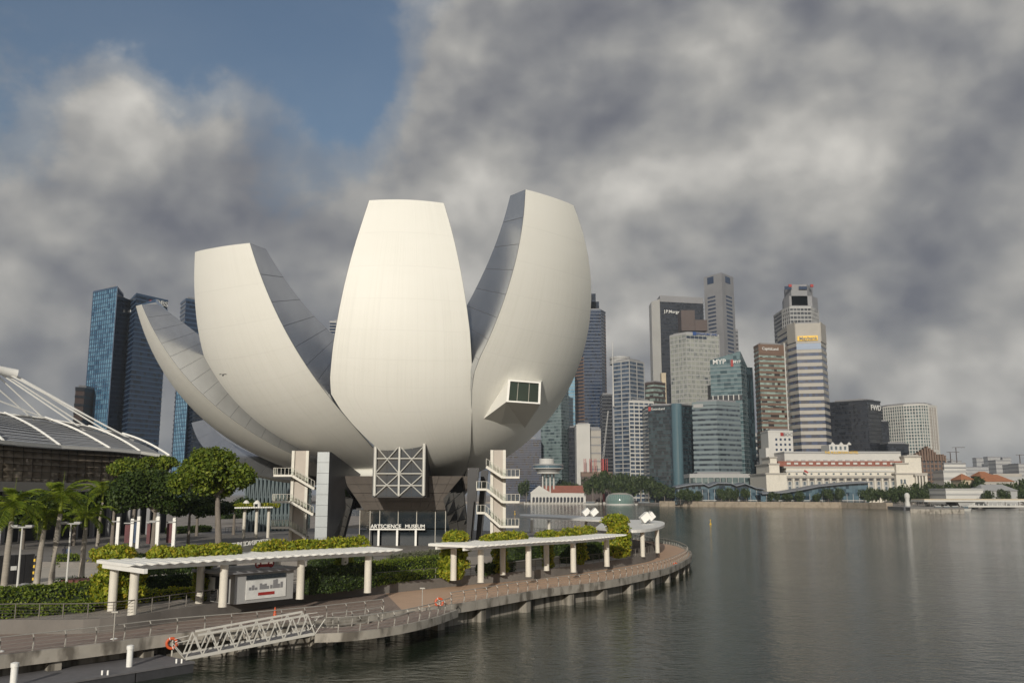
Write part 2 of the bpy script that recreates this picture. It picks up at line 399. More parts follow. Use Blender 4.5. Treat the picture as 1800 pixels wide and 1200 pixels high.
# ------------------------------------------------------------------ the setting: water and ground
def water():
    m = bpy.data.materials.new('water'); m.use_nodes = True; t = m.node_tree; b = t.nodes['Principled BSDF']
    b.inputs['Base Color'].default_value = (.020, .028, .017, 1); b.inputs['Roughness'].default_value = .07; b.inputs['IOR'].default_value = 1.33
    tc = N(t, 'ShaderNodeTexCoord')
    def nz(scale, st, det):
        mp = N(t, 'ShaderNodeMapping'); mp.inputs['Scale'].default_value = st; mp.inputs['Rotation'].default_value = (0, 0, .5); lk(t, tc.outputs['Object'], mp.inputs[0])
        n = N(t, 'ShaderNodeTexNoise'); n.inputs['Scale'].default_value = scale; n.inputs['Detail'].default_value = det; n.inputs['Roughness'].default_value = .55
        lk(t, mp.outputs[0], n.inputs['Vector']); return n.outputs['Fac']
    h = math_(t, 'ADD', math_(t, 'ADD', math_(t, 'MULTIPLY', nz(.9, (1, 1.5, 1), 4), .7), math_(t, 'MULTIPLY', nz(.16, (1, 1.3, 1), 3), .8)), math_(t, 'MULTIPLY', nz(.022, (1, 1, 1), 2), .7))
    patch = ramp(t, [(.35, (.45,) * 3), (.7, (1,) * 3)], nz(.012, (1, .6, 1), 3))
    bp = N(t, 'ShaderNodeBump'); bp.inputs['Distance'].default_value = .6
    lk(t, math_(t, 'MULTIPLY', patch.outputs[0], .42), bp.inputs['Strength'])
    lk(t, h, bp.inputs['Height']); lk(t, bp.outputs[0], b.inputs['Normal']); MATS['water'] = m
    MB().add([(-9000, -600, 0), (9000, -600, 0), (9000, 14000, 0), (-9000, 14000, 0)], [(0, 1, 2, 3)]).build('water', 'water', kind='structure')
water()
def spline(pts, n=8):                       # Catmull-Rom through plan points
    P = [np.array(p, float) for p in pts]; P = [2 * P[0] - P[1]] + P + [2 * P[-1] - P[-2]]; out = []
    for i in range(1, len(P) - 2):
        for k in range(n):
            t = k / n; a, b, c, d = P[i - 1:i + 3]
            out.append(.5 * ((2 * b) + (-a + c) * t + (2 * a - 5 * b + 4 * c - d) * t * t + (-a + 3 * b - 3 * c + d) * t ** 3))
    out.append(P[-2]); return [tuple(p) for p in out]
ZB, ZP, ZM = 2.0, 2.9, 3.8                  # boardwalk, promenade, museum plaza
EDGE_PX = [(-120, 1170), (0, 1153), (192, 1130), (297, 1116), (430, 1104), (562, 1091), (690, 1075), (797, 1063), (950, 1037), (1050, 1024), (1120, 1011), (1170, 999), (1200, 986), (1212, 976), (1206, 966)]
EDGE = [tuple(gd(x, y, ZB).xy) for x, y in EDGE_PX] + [(31.5, 186), (27, 206), (17, 226), (0, 243), (-25, 254), (-60, 258)]
EDGE = spline(EDGE, 6)
WALL_PX = [(-120, 1098), (0, 1091), (175, 1089), (300, 1073), (430, 1054), (560, 1037), (700, 1024), (817, 1013), (940, 1003), (1067, 987), (1120, 979), (1148, 972), (1153, 964)]
WALLP = [tuple(gd(x, y, ZP).xy) for x, y in WALL_PX] + [(25.2, 172), (23, 190), (14, 209), (-2, 226), (-25, 238), (-60, 243)]
WALLP = spline(WALLP, 6)
def slab(name, poly, z0, z1, m, kind='structure', parent=None):
    return MB().prism(poly, z0, z1).build(name, m, parent, kind=kind)
back = [(-400, 258), (-400, 40), (EDGE[0][0], 40)]
slab('boardwalk', EDGE + back, 1.45, ZB, 'deck_tan')
slab('quay_ground', [(x * 1, y) for x, y in WALLP] + [(-400, 243), (-400, 30), (WALLP[0][0] - 3, 30)], -1, ZP, 'paving')
# darker timber on the near stretch, laid on the tan deck
near_in = [p for p in WALLP if p[1] < 97 and p[0] < -12]; near_out = [p for p in EDGE if p[1] < 84.5 and p[0] < -9]
slab('boardwalk_timber', [(x + .35 * 0, y) for x, y in near_out] + near_in[::-1], ZB - .1, ZB + .004, 'deck_grey')
# museum plaza
PLAZA = [(-75, 118), (-45, 113), (-20, 117), (0, 127), (12, 145), (15, 165), (8, 195), (-20, 220), (-60, 225), (-110, 200), (-110, 130)]
slab('plaza', spline(PLAZA + [PLAZA[0]], 5)[:-1], 2.0, ZM, 'plaza_paving')
# quay edge: a fascia beam above and a stained wall set back beneath it
def wall_path(path, z0, z1, th, m, name, parent=None, off=0., kind=None):
    P = [Vector((p[0], p[1], 0)) for p in path]; nrm = []
    for i in range(len(P)):
        d = P[min(i + 1, len(P) - 1)] - P[max(i - 1, 0)]; d.normalize(); nrm.append(Vector((d.y, -d.x, 0)))
    A = [p + n * off for p, n in zip(P, nrm)]; B = [p + n * (off + th) for p, n in zip(P, nrm)]
    mb = MB(); n = len(A)
    vs = [(v.x, v.y, z) for z in (z0, z1) for L in (A, B) for v in L]
    fs = []
    for i in range(n - 1):
        fs += [(n + i, n + i + 1, 3 * n + i + 1, 3 * n + i), (i + 1, i, 2 * n + i, 2 * n + i + 1), (2 * n + i, 3 * n + i, 3 * n + i + 1, 2 * n + i + 1)[::-1], (i, i + 1, n + i + 1, n + i)[::-1]]
    fs += [(0, n, 3 * n, 2 * n), (n - 1, 3 * n - 1, 4 * n - 1, 2 * n - 1)]
    mb.add(vs, fs); return mb.build(name, m, parent, kind=kind)
quay = thing('quay_wall', 'long stained concrete quay edge under the curved boardwalk', 'quay', (EDGE[0][0], EDGE[0][1], 0))
wall_path(EDGE, 1.3, 2.12, .35, 'concrete', 'fascia_beam', quay, 0.)
wall_path(EDGE, -1, 1.25, .25, 'stained_concrete', 'quay_face', quay, -1.2)
acc = 0
for i in range(1, len(EDGE) - 20):
    a, b = Vector((*EDGE[i - 1], 0)), Vector((*EDGE[i], 0)); acc += (b - a).length
    if acc > 6.3:
        acc = 0; d = (b - a).normalized(); n = Vector((d.y, -d.x, 0))
        MB().obox(b + n * -.45 + Vector((0, 0, .1)), d * .4, n * .5, (0, 0, 1.15)).build('pier', 'stained_concrete', quay)
wall_path(WALLP, 1.9, 3.02, .22, 'wall_grey', 'retaining_wall', None, 0.).update_tag()
tag(bpy.data.objects['retaining_wall'], 'low concrete retaining wall between the boardwalk and the upper promenade', 'wall')

# ------------------------------------------------------------------ the museum
AXM = (-20.5, 166.0)
mus = thing('museum', 'white lotus-shaped museum of curved petals above a glazed lobby', 'museum', (AXM[0], AXM[1], ZM))
PET = {
 'A': [-65.917, 29.595, 15.97, 41.641, 28.578, 45.886, 42.708, 5.995, 9.918, 11.978, 10.078, 35.625, 1.009, 8.01, 12.055, 3.163, .578, 0, -1.231, 6.907, 11.85, 10.465, 9.702, 7.122, 5.979],
 'B': [-39.496, 16.657, 18.729, 37.564, 18.774, 40.027, 49.293, 6.429, 18.974, 12.263, 10.936, 30.369, 1.064, 12.055, 16.79, 4.751, .745, 0, -.499, 5.11, 11.744, 14.961, 14.91, 8.012, 6.165],
 'C': [9, 27, 14.5, 40, 31, 29, 57.75, 0, 0, 0, 0, 34, 1, 9, 12, 5, .6, 0, 0, 0, 0, 0, 0, 0, 0],
 'D': [45.384, 26.457, 15.687, 39.895, 32.001, 40.622, 57.575, 5.029, 11.883, 13.92, 8.07, 30.522, 1.081, 12.875, 12.994, 4.053, .871, 0, -.192, 4.204, 12.673, 13.88, 17.565, 2.062, 7.97],
 'E': [-99, 25, 13, 34, 15.5, 38.5, 24.8, 5, 8, 9, 8, 36, 1, 4, 5, 2, .6, 0, 0, 5, 8, 9, 8, 5, 5],
 'F': [-140, 20, 14, 28, 16, 30, 30, 5, 8, 9, 8, 36, 1, 4, 5, 2, .6, 0, 0, 5, 8, 9, 8, 5, 5],
 'G': [180, 20, 14, 26, 16, 27, 30, 5, 8, 9, 8, 36, 1, 4, 5, 2, .6, 0, 0, 5, 8, 9, 8, 5, 5],
 'H': [138, 18, 14, 22, 16, 24, 27, 5, 7, 8, 7, 36, 1, 4, 5, 2, .6, 0, 0, 5, 7, 8, 7, 5, 5],
}
CW = ([-3.25, -2.78, -2.07, -1.1, 0.15, 1.7, 3.58, 5.8, 8.0, 9.94, 11.41, 11.59, 11.44, 11.22, 10.85, 10.41, 9.88, 9.22, 8.43, 7.48, 6.5],
      [11.51, 11.24, 11.04, 10.9, 10.83, 10.82, 10.64, 10.45, 10.3, 10.17, 10.05, 9.9, 9.72, 9.48, 9.2, 8.76, 8.25, 7.67, 7.0, 6.2, 5.24])                                  # half widths of the front petal left and right of its spine
DWL = [-9.2, -7.6, -5.35, -2.95, -.8, 1.15, 3.0, 4.85, 6.55, 8.15, 9.5, 10.4, 10.5, 10.15, 9.8, 9.42, 9.04, 8.65, 8.33, 8.09, 7.97]
def bern(c, t):
    c = np.asarray(c, float); n = len(c) - 1
    return sum(math.comb(n, i) * c[i] * t ** i * (1 - t) ** (n - i) for i in range(n + 1))
def petal_fn(p, table=None):
    ph = math.radians(p[0]); a = np.array([math.sin(ph), -math.cos(ph)]); b = np.array([math.cos(ph), math.sin(ph)])
    r_, z_ = [6., p[1], p[3], p[5]], [13.5, p[2], p[4], p[6]]
    def f(t, s, inner=0., out=0.):
        r, z = bern(r_, t), bern(z_, t); e = 1e-3
        dr, dz = bern(r_, t + e) - bern(r_, t - e), bern(z_, t + e) - bern(z_, t - e); L = math.hypot(dr, dz); nr, nz = dz / L, -dr / L
        w = bern([*p[7:11], p[24]], t) if s < 0 else bern(p[19:24], t)
        dep = bern(p[12:16], t) * inner; kq = 1 + (p[16] - 1) * inner; w = w * kq; lat = s * w
        if table:
            wl, wr = np.interp(t, np.linspace(0, 1, 21), table[0]), np.interp(t, np.linspace(0, 1, 21), table[1]); lat = (wr - wl) / 2 + (wr + wl) / 2 * s * kq
        sag = lat * lat / (2 * p[11]) + dep - out
        rr = r - nr * sag; zz = z - nz * sag + p[18] * s * t ** 4
        return Vector((AXM[0] + a[0] * rr + b[0] * lat, AXM[1] + a[1] * rr + b[1] * lat, zz))
    return f
ts = np.linspace(0, 1, 57)
skin_pts = {}
for key, p in PET.items():
    f = petal_fn(p, CW if key == 'C' else (DWL, [bern(p[19:24], q / 20) for q in range(21)]) if key == 'D' else None)
    if key in 'ABCD': ss = np.linspace(-1, 1, 25); tt = ts
    else: ss = np.linspace(-1, 1, 11); tt = ts[::3]
    rows = [[f(t, s) for s in ss] for t in tt]
    if key == 'D': SKIN_D = rows
    if key == 'C': SKIN_C = rows
    pet = MB().grid(rows).build('petal', 'petal_skin', mus, smooth='all')
    # sides, inner face and cut tip
    for sd in (-1, 1):
        g = [[f(t, sd, k) for k in (0., .25, .5, .75, 1.)] for t in tt]
        if sd > 0: pass
        else: g = [r[::-1] for r in g]
        MB().grid(g).build('side_backing', 'seam_dark', pet, smooth='all')
        npan = 15 if key in 'ABCD' else 7
        ctr = lambda t: f(t, 0, .5)
        for k in range(npan):
            t0 = .12 + .88 * k / npan; t1 = .12 + .88 * (k + 1) / npan; gap = .0005
            rr = []
            for t in np.linspace(t0 + gap, t1 - gap, 5):
                row = []
                for kk in (.004, .25, .5, .75, .996):
                    q = f(t, sd, kk); o_ = (f(t, sd, kk) - f(t, 0, kk)); row.append(q + o_.normalized() * .05)
                rr.append(row if sd > 0 else row[::-1])
            MB().grid(rr).build('panel', 'steel_panel', pet, smooth='all')
    MB().grid([[f(t, s, 1.) for s in (1, .5, 0, -.5, -1)] for t in tt]).build('inner_face', 'steel_panel', pet, smooth='all')
    cap = [[f(1., s, k) for s in np.linspace(1, -1, 13)] for k in (0, 1)]
    MB().grid(cap).build('tip_skylight', 'dark_glass', pet)
MB().lathe((AXM[0], AXM[1], 0), [(0, 12.9), (5, 12.95), (9, 13.3), (12, 14.3), (13, 16)], 48).build('bowl_underside', 'petal_skin', mus, smooth='all')
# projecting bay window on the tall petal
from mathutils.bvhtree import BVHTree
_sm = MB().grid(SKIN_D); BVD = BVHTree.FromPolygons([tuple(v) for v in _sm.v], _sm.f)
def skin_at(px, py, dy=0.):
    hit = BVD.ray_cast(Vector((0, 0, HC)), ray(px, py).normalized())[0]
    return at(px, py, (hit.y if hit else 140.) + dy)
F4 = [(893.5, 667), (951, 671.5), (949.5, 710), (890, 706)]
yq = skin_at(905, 690).y - 3.6
fq = [at(x, y, yq + (x - 890) * .012) for x, y in F4]
bk = [skin_at(893, 664, 1.2), skin_at(954, 669, 1.2), skin_at(946, 722, .3), skin_at(922, 753, .25), skin_at(880, 749, .25), skin_at(847, 738, .25)]
bay = MB(); vs = fq + bk
bay.add(vs, [(0, 4, 5, 1), (1, 5, 6, 2), (0, 3, 9, 4), (3, 8, 9), (3, 2, 7, 8), (2, 6, 7)])
bayo = bay.build('bay_window', 'petal_skin', mus)
cen = sum(fq, Vector()) / 4
inn = [q + (cen - q) * .13 for q in fq]; out_ = Vector((0, -.12, 0))
for i in range(4):
    j = (i + 1) % 4
    MB().add([fq[i] + out_, fq[j] + out_, inn[j] + out_, inn[i] + out_, fq[i] - out_ * .2, fq[j] - out_ * .2, inn[j] - out_ * 3, inn[i] - out_ * 3],
             [(3, 2, 1, 0), (0, 1, 5, 4), (2, 3, 7, 6)]).build('frame', 'white_paint', bayo)
for k, (u0, u1) in enumerate(((0, .27), (.29, .66), (.68, 1))):
    lo = lambda u: inn[3].lerp(inn[2], u) - out_ * 2; hi = lambda u: inn[0].lerp(inn[1], u) - out_ * 2
    MB().quad(lo(u0), lo(u1), hi(u1), hi(u0)).build('pane', 'window_green', bayo)
MB().add([q - out_ * 2.6 for q in inn], [(3, 2, 1, 0)]).build('mullion', 'steel_rail', bayo)
# --- braced glass lantern under the front petal
_sc = MB().grid(SKIN_C); _h = BVHTree.FromPolygons([tuple(v) for v in _sc.v], _sc.f).ray_cast(Vector((0, 0, HC)), ray(701, 788).normalized())[0]
YC = (_h.y if _h else 141.) - .1; ZLT = at(701, 783, YC).z
lan = MB().box(xof(653, YC, 15) + .1, xof(750, YC, 15) - .1, YC + .5, YC + 9, at(700, 874, YC).z, ZLT).build('lantern', 'black_metal', mus)
xs = [xof(q, YC, 15) for q in (659, 701.5, 745)]; zr = [at(700, q, YC).z for q in (873, 853, 832, 805.5, 783)]
for x in (*xs,): MB().tube([(x, YC, zr[0] + .2), (x, YC, ZLT + .3)], .27 if x != xs[1] else .2, 10).build('column', 'brace_grey', lan, smooth=True)
for z in zr[1:4]: MB().tube([(xs[0], YC - .02, z), (xs[2], YC - .02, z)], .11, 6).build('beam', 'brace_grey', lan, smooth=True)
for h in range(2):
    for (za, zb) in ((zr[0] + .1, zr[2]), (zr[2], zr[4])):
        MB().tube([(xs[h], YC - .05, za), (xs[h + 1], YC - .05, zb)], .09, 6).build('brace', 'brace_grey', lan, smooth=True)
        MB().tube([(xs[h + 1], YC + .04, za), (xs[h], YC + .04, zb)], .09, 6).build('brace', 'brace_grey', lan, smooth=True)
    for k in range(4):
        for c in range(2):
            xa = xs[h] + (xs[h + 1] - xs[h]) * c / 2 + .05; xb = xs[h] + (xs[h + 1] - xs[h]) * (c + 1) / 2 - .05
            MB().box(xa, xb, YC + .36, YC + .42, zr[k] + .06, zr[k + 1] - .06).build('pane', 'blue_glass', lan)
# --- sloping brown fascia and glazed lobby
fas = thing_part = MB().box(-27, -12.5, 152.6, 160, 9.5, 13.4).build('lobby_mass', 'black_metal', mus)
TL, TR, BL, BR = at(598, 836, 147), at(838, 836, 147), at(640, 896, 150), at(791, 896, 150)
nc, nr_ = 11, 4
for i in range(nc):
    for j in range(nr_):
        def pt(u, v): return TL.lerp(TR, u).lerp(BL.lerp(BR, u), v)
        u0, u1, v0, v1 = i / nc + .0012, (i + 1) / nc - .0012, j / nr_ + .006, (j + 1) / nr_ - .006
        a, b, c, d = pt(u0, v1), pt(u1, v1), pt(u1, v0), pt(u0, v0); k = Vector((0, .12, -.05))
        MB().add([a, b, c, d, a + k, b + k, c + k, d + k], [(0, 1, 2, 3), (0, 4, 5, 1), (2, 6, 7, 3), (1, 5, 6, 2), (3, 7, 4, 0)]).build('panel', 'brown_cladding', fas)
kk = Vector((0, .2, -.05))
MB().quad(BL + kk, BR + kk, TR + kk, TL + kk).build('panel_backing', 'seam_dark', fas)
for (P0, P1, x2) in ((TL, BL, -4), (BR, TR, 4)):
    MB().quad(P0 + kk, P1 + kk, P1 + Vector((0, 10, 0)), P0 + Vector((0, 10, 0))).build('side_cladding', 'brown_cladding', fas)
YL = 150.6; zt = at(700, 896, YL).z
lob = MB().box(xof(632, YL, 6), xof(800, YL, 6), YL + 8, YL + 8.2, ZM, zt).build('lobby', 'black_metal', mus)
MB().box(xof(632, YL, 6), xof(800, YL, 6), YL + .1, YL + 8, ZM, ZM + .03).build('lobby_floor', 'plaza_paving', lob)
MB().box(xof(625, YL, 6), xof(808, YL, 6), YL - .2, YL + 8, zt, zt + .3).build('lobby_ceiling', 'black_metal', lob)
mx = [632, 650, 667, 699.5, 732, 765, 783, 800]
zd = at(700, 929, YL).z
for a, b in zip(mx[:-1], mx[1:]):
    xa, xb = xof(a, YL, 6) + .04, xof(b, YL, 6) - .04
    MB().box(xa, xb, YL, YL + .04, zd + .1, zt).build('pane', 'dark_glass', lob)
    MB().box(xa, xb, YL + .05, YL + .09, ZM, zd - .1).build('door_glass', 'dark_glass', lob)
for q in mx: MB().box(xof(q, YL, 6) - .05, xof(q, YL, 6) + .05, YL - .08, YL + .12, ZM, zt).build('mullion', 'steel_rail', lob)
for q in (667, 699.5, 732): MB().box(xof(q, YL, 5) - .16, xof(q, YL, 5) + .16, YL - 1.2, YL - .9, ZM, zd).build('door_post', 'white_paint', lob)
MB().box(xof(651, YL, 5), xof(748, YL, 5), YL - 1.3, YL - .8, zd - .12, zd + .06).build('sign_beam', 'white_paint', lob)
MB().box(xof(652, YL, 5), xof(654, YL, 5), YL - 1.2, YL - .9, ZM, zd).build('door_post', 'black_metal', lob)
for w_, q0_, q1_ in (('ARTSCIENCE', 653, 706.5), ('MUSEUM', 713.5, 747.5)):
    text('sign_lettering', w_, 'white_paint', lob, (xof(q0_, YL, 6), YL - 1.1, zd + .42), (xof(q1_, YL, 6), YL - 1.1, zd + .42), (0, 0, 1), .9, .06, fit=xof(q1_, YL, 6) - xof(q0_, YL, 6))
for k, q in enumerate((644, 662, 683, 716, 748, 774)):
    MB().lathe((xof(q, YL, 6), YL + 3, zt - .5), [(0, .5), (.25, .45), (.3, 0), (0, -.02)], 10).build('pendant', 'white_paint', lob)
# --- faceted mirror walls each side of the lobby
for quad, yy in (([(573, 938), (603, 943), (621, 878), (589, 833)], (146, 148.4, 148.2, 145.8)), ([(791, 936), (823, 936), (812, 837), (779, 876)], (148.4, 146, 145.8, 148.2))):
    q = [at(x, y, Y) for (x, y), Y in zip(quad, yy)]; k = Vector((0, .5, 0)); n = 4
    mw = MB().add([v + k for v in q] + [v + k * 4 for v in q], [(0, 1, 2, 3), (0, 4, 5, 1), (1, 5, 6, 2), (2, 6, 7, 3), (3, 7, 4, 0)]).build('mirror_wall', 'black_metal', mus)
    for i in range(n):
        for j in range(2):
            def pt2(u, v): return q[0].lerp(q[1], u).lerp(q[3].lerp(q[2], u), v)
            u0, u1, v0, v1 = j / 2 + .01, (j + 1) / 2 - .01, i / n + .006, (i + 1) / n - .006
            MB().quad(pt2(u0, v0), pt2(u1, v0), pt2(u1, v1), pt2(u0, v1)).build('mirror_pane', 'mirror_glass', mw)
# --- grey pylon and raking dark columns
f0, f1 = at(556, 870, 141.5).x, at(577, 870, 141.5).x; zt = at(565, 794, 141.5).z
pyl = MB().add([(f0, 141.5, ZM), (f1, 141.5, ZM), (f1 + .2, 142, ZM), (at(606, 900, 153).x, 153, ZM), (at(600, 900, 153).x - 1.5, 153, ZM),
                (f0, 141.5, zt), (f1, 141.5, zt), (f1 + .2, 142, zt), (at(634, 833, 153).x, 153, at(634, 833, 153).z), (at(632, 833, 153).x - 2, 153, at(634, 833, 153).z)],
               [(2, 3, 8, 7), (1, 2, 7, 6), (3, 4, 9, 8), (4, 0, 5, 9), (5, 6, 7, 8, 9)]).build('pylon', 'dark_cladding', mus)
nz_ = 9
for i in range(nz_):
    za, zb = ZM + (zt - ZM) * i / nz_, ZM + (zt - ZM) * (i + 1) / nz_
    MB().box(f0, f1, 141.36, 141.52, za + .02, zb - .02).build('cladding_panel', 'grey_cladding', pyl)
for poly, Y in (([(820, 933), (829, 933), (842, 822), (822, 822)], 146), ([(836, 910), (846, 910), (858, 826), (846, 826)], 152), ([(823, 933), (826, 933), (833, 880), (829, 880)], 145)):
    a, b, c, d = [at(x, y, Y) for x, y in poly]; k = Vector((0, 2.2, 0)); a.z = b.z = ZM
    MB().add([a, b, c, d, a + k, b + k, c + k, d + k], [(0, 1, 2, 3), (1, 5, 6, 2), (5, 4, 7, 6), (4, 0, 3, 7)]).build('raking_column', 'black_metal', mus)
# --- the two stair towers
def stair_tower(core, landings, flights, Y, label):
    t = MB(); xl, xr, yt = core
    zt = at(xl, yt, Y).z
    st = thing('stair_tower', label, 'stair tower', (at(xl, 900, Y).x, Y, ZM))
    x0, x1 = at(xl, 870, Y).x, at(xr, 870, Y).x
    MB().box(x0 + .45, x1 - .45, Y, Y + .5, ZM, zt + 1).build('core_wall', 'stair_beige', st)
    MB().box(x0, x0 + .45, Y - .35, Y + .7, ZM, zt + 1).build('core_column', 'stair_paint', st)
    MB().box(x1 - .45, x1, Y - .35, Y + .7, ZM, zt + 1).build('core_column', 'stair_paint', st)
    def rail(a, b, yy, par):
        a, b = Vector(a), Vector(b); a.y = b.y = yy; n = max(2, int((b - a).length / .55))
        for k in range(n + 1):
            p = a.lerp(b, k / n); MB().box(p.x - .03, p.x + .03, yy - .03, yy + .03, p.z, p.z + 1.05).build('baluster', 'stair_paint', par)
        MB().bar(a + Vector((0, 0, 1.05)), b + Vector((0, 0, 1.05)), .06, .06).build('handrail', 'steel_rail', par)
        MB().add([a + Vector((0, .02, .1)), b + Vector((0, .02, .1)), b + Vector((0, .02, .95)), a + Vector((0, .02, .95))], [(0, 1, 2, 3)]).build('rail_glass', 'rail_glass', par)
    for (xa, xb, y) in landings:
        a, b = at(xa, y, Y - 1.2), at(xb, y, Y - 1.2)
        L = MB().box(a.x, b.x, Y - 2.4, Y - .36, a.z - .32, a.z).build('landing', 'stair_paint', st)
        rail((a.x, 0, a.z), (b.x, 0, a.z), Y - 2.35, L)
        ex = a.x if abs(xa - (xl + xr) / 2) > abs(xb - (xl + xr) / 2) else b.x
        for yy in (Y - 2.2, Y - 1.6, Y - 1.0): MB().box(ex - .03, ex + .03, yy - .03, yy + .03, a.z, a.z + 1.05).build('baluster', 'stair_paint', L)
    for (xa, ya, xb, yb) in flights:
        a, b = at(xa, ya, Y - 1.2), at(xb, yb, Y - 1.2); a.y = b.y = Y - 1.35
        fl = MB().bar(a + Vector((0, -.95, -.2)), b + Vector((0, -.95, -.2)), .12, .36).build('flight', 'stair_paint', st)
        MB().bar(a + Vector((0, .9, -.2)), b + Vector((0, .9, -.2)), .12, .36).build('stringer', 'stair_paint', fl)
        n = max(4, int(abs(a.z - b.z) / .19))
        for k in range(n):
            p = a.lerp(b, (k + .5) / n); w = abs(b.x - a.x) / n * .55
            MB().box(p.x - w, p.x + w, Y - 2.2, Y - .5, p.z - .06, p.z + .02).build('tread', 'stair_paint', fl)
        rail(a, b, Y - 2.3, fl)
def rail_glass():
    m = bpy.data.materials.new('rail_glass'); m.use_nodes = True; t = m.node_tree; t.nodes.remove(t.nodes['Principled BSDF'])
    tr = N(t, 'ShaderNodeBsdfTransparent'); gl = N(t, 'ShaderNodeBsdfGlossy'); gl.inputs['Roughness'].default_value = .08; gl.inputs[0].default_value = (.7, .8, .75, 1)
    tr.inputs[0].default_value = (.86, .9, .87, 1); mx = N(t, 'ShaderNodeMixShader'); fr = N(t, 'ShaderNodeFresnel'); fr.inputs[0].default_value = 1.6
    lk(t, fr.outputs[0], mx.inputs[0]); lk(t, tr.outputs[0], mx.inputs[1]); lk(t, gl.outputs[0], mx.inputs[2]); lk(t, mx.outputs[0], t.nodes['Material Output'].inputs[0]); MATS['rail_glass'] = m
rail_glass()
stair_tower((511, 541, 803), [(484, 517, 834), (482, 514, 880), (480, 512, 925)], [(517, 834, 555, 857), (514, 880, 553, 902), (512, 925, 541, 943)], 147,
            'white stair tower with zigzag landings left of the grey pylon')
stair_tower((862, 889, 802), [(884, 913, 837), (838, 856, 858), (884, 913, 880), (838, 853, 899), (880, 912, 923)],
            [(855, 818, 884, 837), (856, 858, 884, 880), (853, 899, 880, 923)], 143, 'white stair tower with zigzag landings under the tallest petal')
# ------------------------------------------------------------------ waterfront furniture
def offset(path, d):
    out = []
    for i, p in enumerate(path):
        a, b = path[max(i - 1, 0)], path[min(i + 1, len(path) - 1)]; t = Vector((b[0] - a[0], b[1] - a[1])).normalized()
        out.append((p[0] + t.y * d, p[1] - t.x * d))
    return out
def resample(path, step):
    out = [Vector(path[0])]; acc = 0
    for i in range(1, len(path)):
        a, b = Vector(path[i - 1]), Vector(path[i]); L = (b - a).length; s = step - acc
        while s <= L:
            out.append(a.lerp(b, s / L)); s += step
        acc = (acc + L) % step if L + acc >= step else acc + L
    return out
def railing(path, z, label, step, curved=False, h=1.1, m='steel_rail', wires=4, name='railing'):
    P = resample(path, step); r = thing(name, label, 'railing', (P[0].x, P[0].y, z))
    for i, p in enumerate(P):
        a, b = P[max(i - 1, 0)], P[min(i + 1, len(P) - 1)]; t = (b - a).normalized(); n = Vector((t.y, -t.x, 0)); q = Vector((p.x, p.y, z))
        if curved: mb = MB().tube([q, q + n * .10 + Vector((0, 0, .55)), q + n * .06 + Vector((0, 0, .9)), q - n * .10 + Vector((0, 0, h))], [.055, .05, .045, .04], 6)
        else: mb = MB().box(q.x - .028, q.x + .028, q.y - .028, q.y + .028, z, z + h)
        mb.build('post', m, r, smooth=curved)
    pts = [Vector((p.x, p.y, z)) for p in P]
    def off3(d, hh):
        return [Vector((x, y, z + hh)) for x, y in offset([(p.x, p.y) for p in P], d)]
    MB().tube(off3(-.10 if curved else 0, h), .038, 6).build('handrail', m, r, smooth=True)
    for k in range(wires):
        hh = h * (k + .8) / (wires + .8); MB().tube(off3(.09 if curved else 0, hh), .012, 4).build('wire', m, r)
    return r
edge_in = offset(EDGE, -.3)
i0 = next(i for i, p in enumerate(EDGE) if p[0] > -10.2); i1 = next(i for i, p in enumerate(EDGE) if p[0] > -5.6)
railing(edge_in[:i0], ZB + .004, 'curved steel handrail along the near dark boardwalk', 2.0, True)
railing(edge_in[i1:-14], ZB, 'long curved steel handrail along the tan outer boardwalk to its tip', 1.9, True)
wi = offset(WALLP, -.3)
railing(wi[:-14], ZP + .12, 'thin post railing along the top of the retaining wall', 1.75, False, 1.05, 'rail_dark')
# boarding branch walkway
OUT = [tuple(gd(x, y, 1.9).xy) for x, y in [(553, 1114), (620, 1111), (700, 1100), (760, 1086), (800, 1072)]]
OUTS = spline(OUT, 6); INS = offset(OUTS, -3.1)
br = thing('boarding_walkway', 'narrow concrete branch walkway joining the gangway to the boardwalk', 'walkway', (OUTS[0][0], OUTS[0][1], 0))
MB().prism(OUTS + INS[::-1], 1.5, 1.9).build('deck', 'deck_grey', br)
wall_path(OUTS, 1.35, 1.98, .3, 'concrete', 'fascia_beam', br)
wall_path(INS[::-1], 1.35, 1.98, .2, 'concrete', 'fascia_beam', br)
for px, py in ((566, 1134), (768, 1098)):
    c = gd(px, py, 0.); 
    MB().add([(c.x - 2.2, c.y + 1.2, 1.36), (c.x + 1.1, c.y - .3, 1.36), (c.x + 1.1, c.y + 3.2, 1.36), (c.x - 2.2, c.y + 3.6, 1.36), (c.x - .7, c.y + .3, .5), (c.x + .9, c.y, .5), (c.x + .9, c.y + 2, .5), (c.x - .7, c.y + 2, .5)],
             [(0, 1, 2, 3)[::-1], (0, 4, 5, 1)[::-1][::-1], (1, 5, 6, 2), (2, 6, 7, 3), (3, 7, 4, 0)]).build('pier_cap', 'concrete', br)
    MB().box(c.x - .7, c.x + .9, c.y, c.y + 2, -1, .52).build('pier', 'stained_concrete', br)
railing(offset(OUTS, -.2), 1.904, 'curved steel handrail on the water side of the branch walkway', 1.7, True)
railing(offset(INS, .2)[3:-8], 1.904, 'curved steel handrail on the inner side of the branch walkway', 1.7, True)
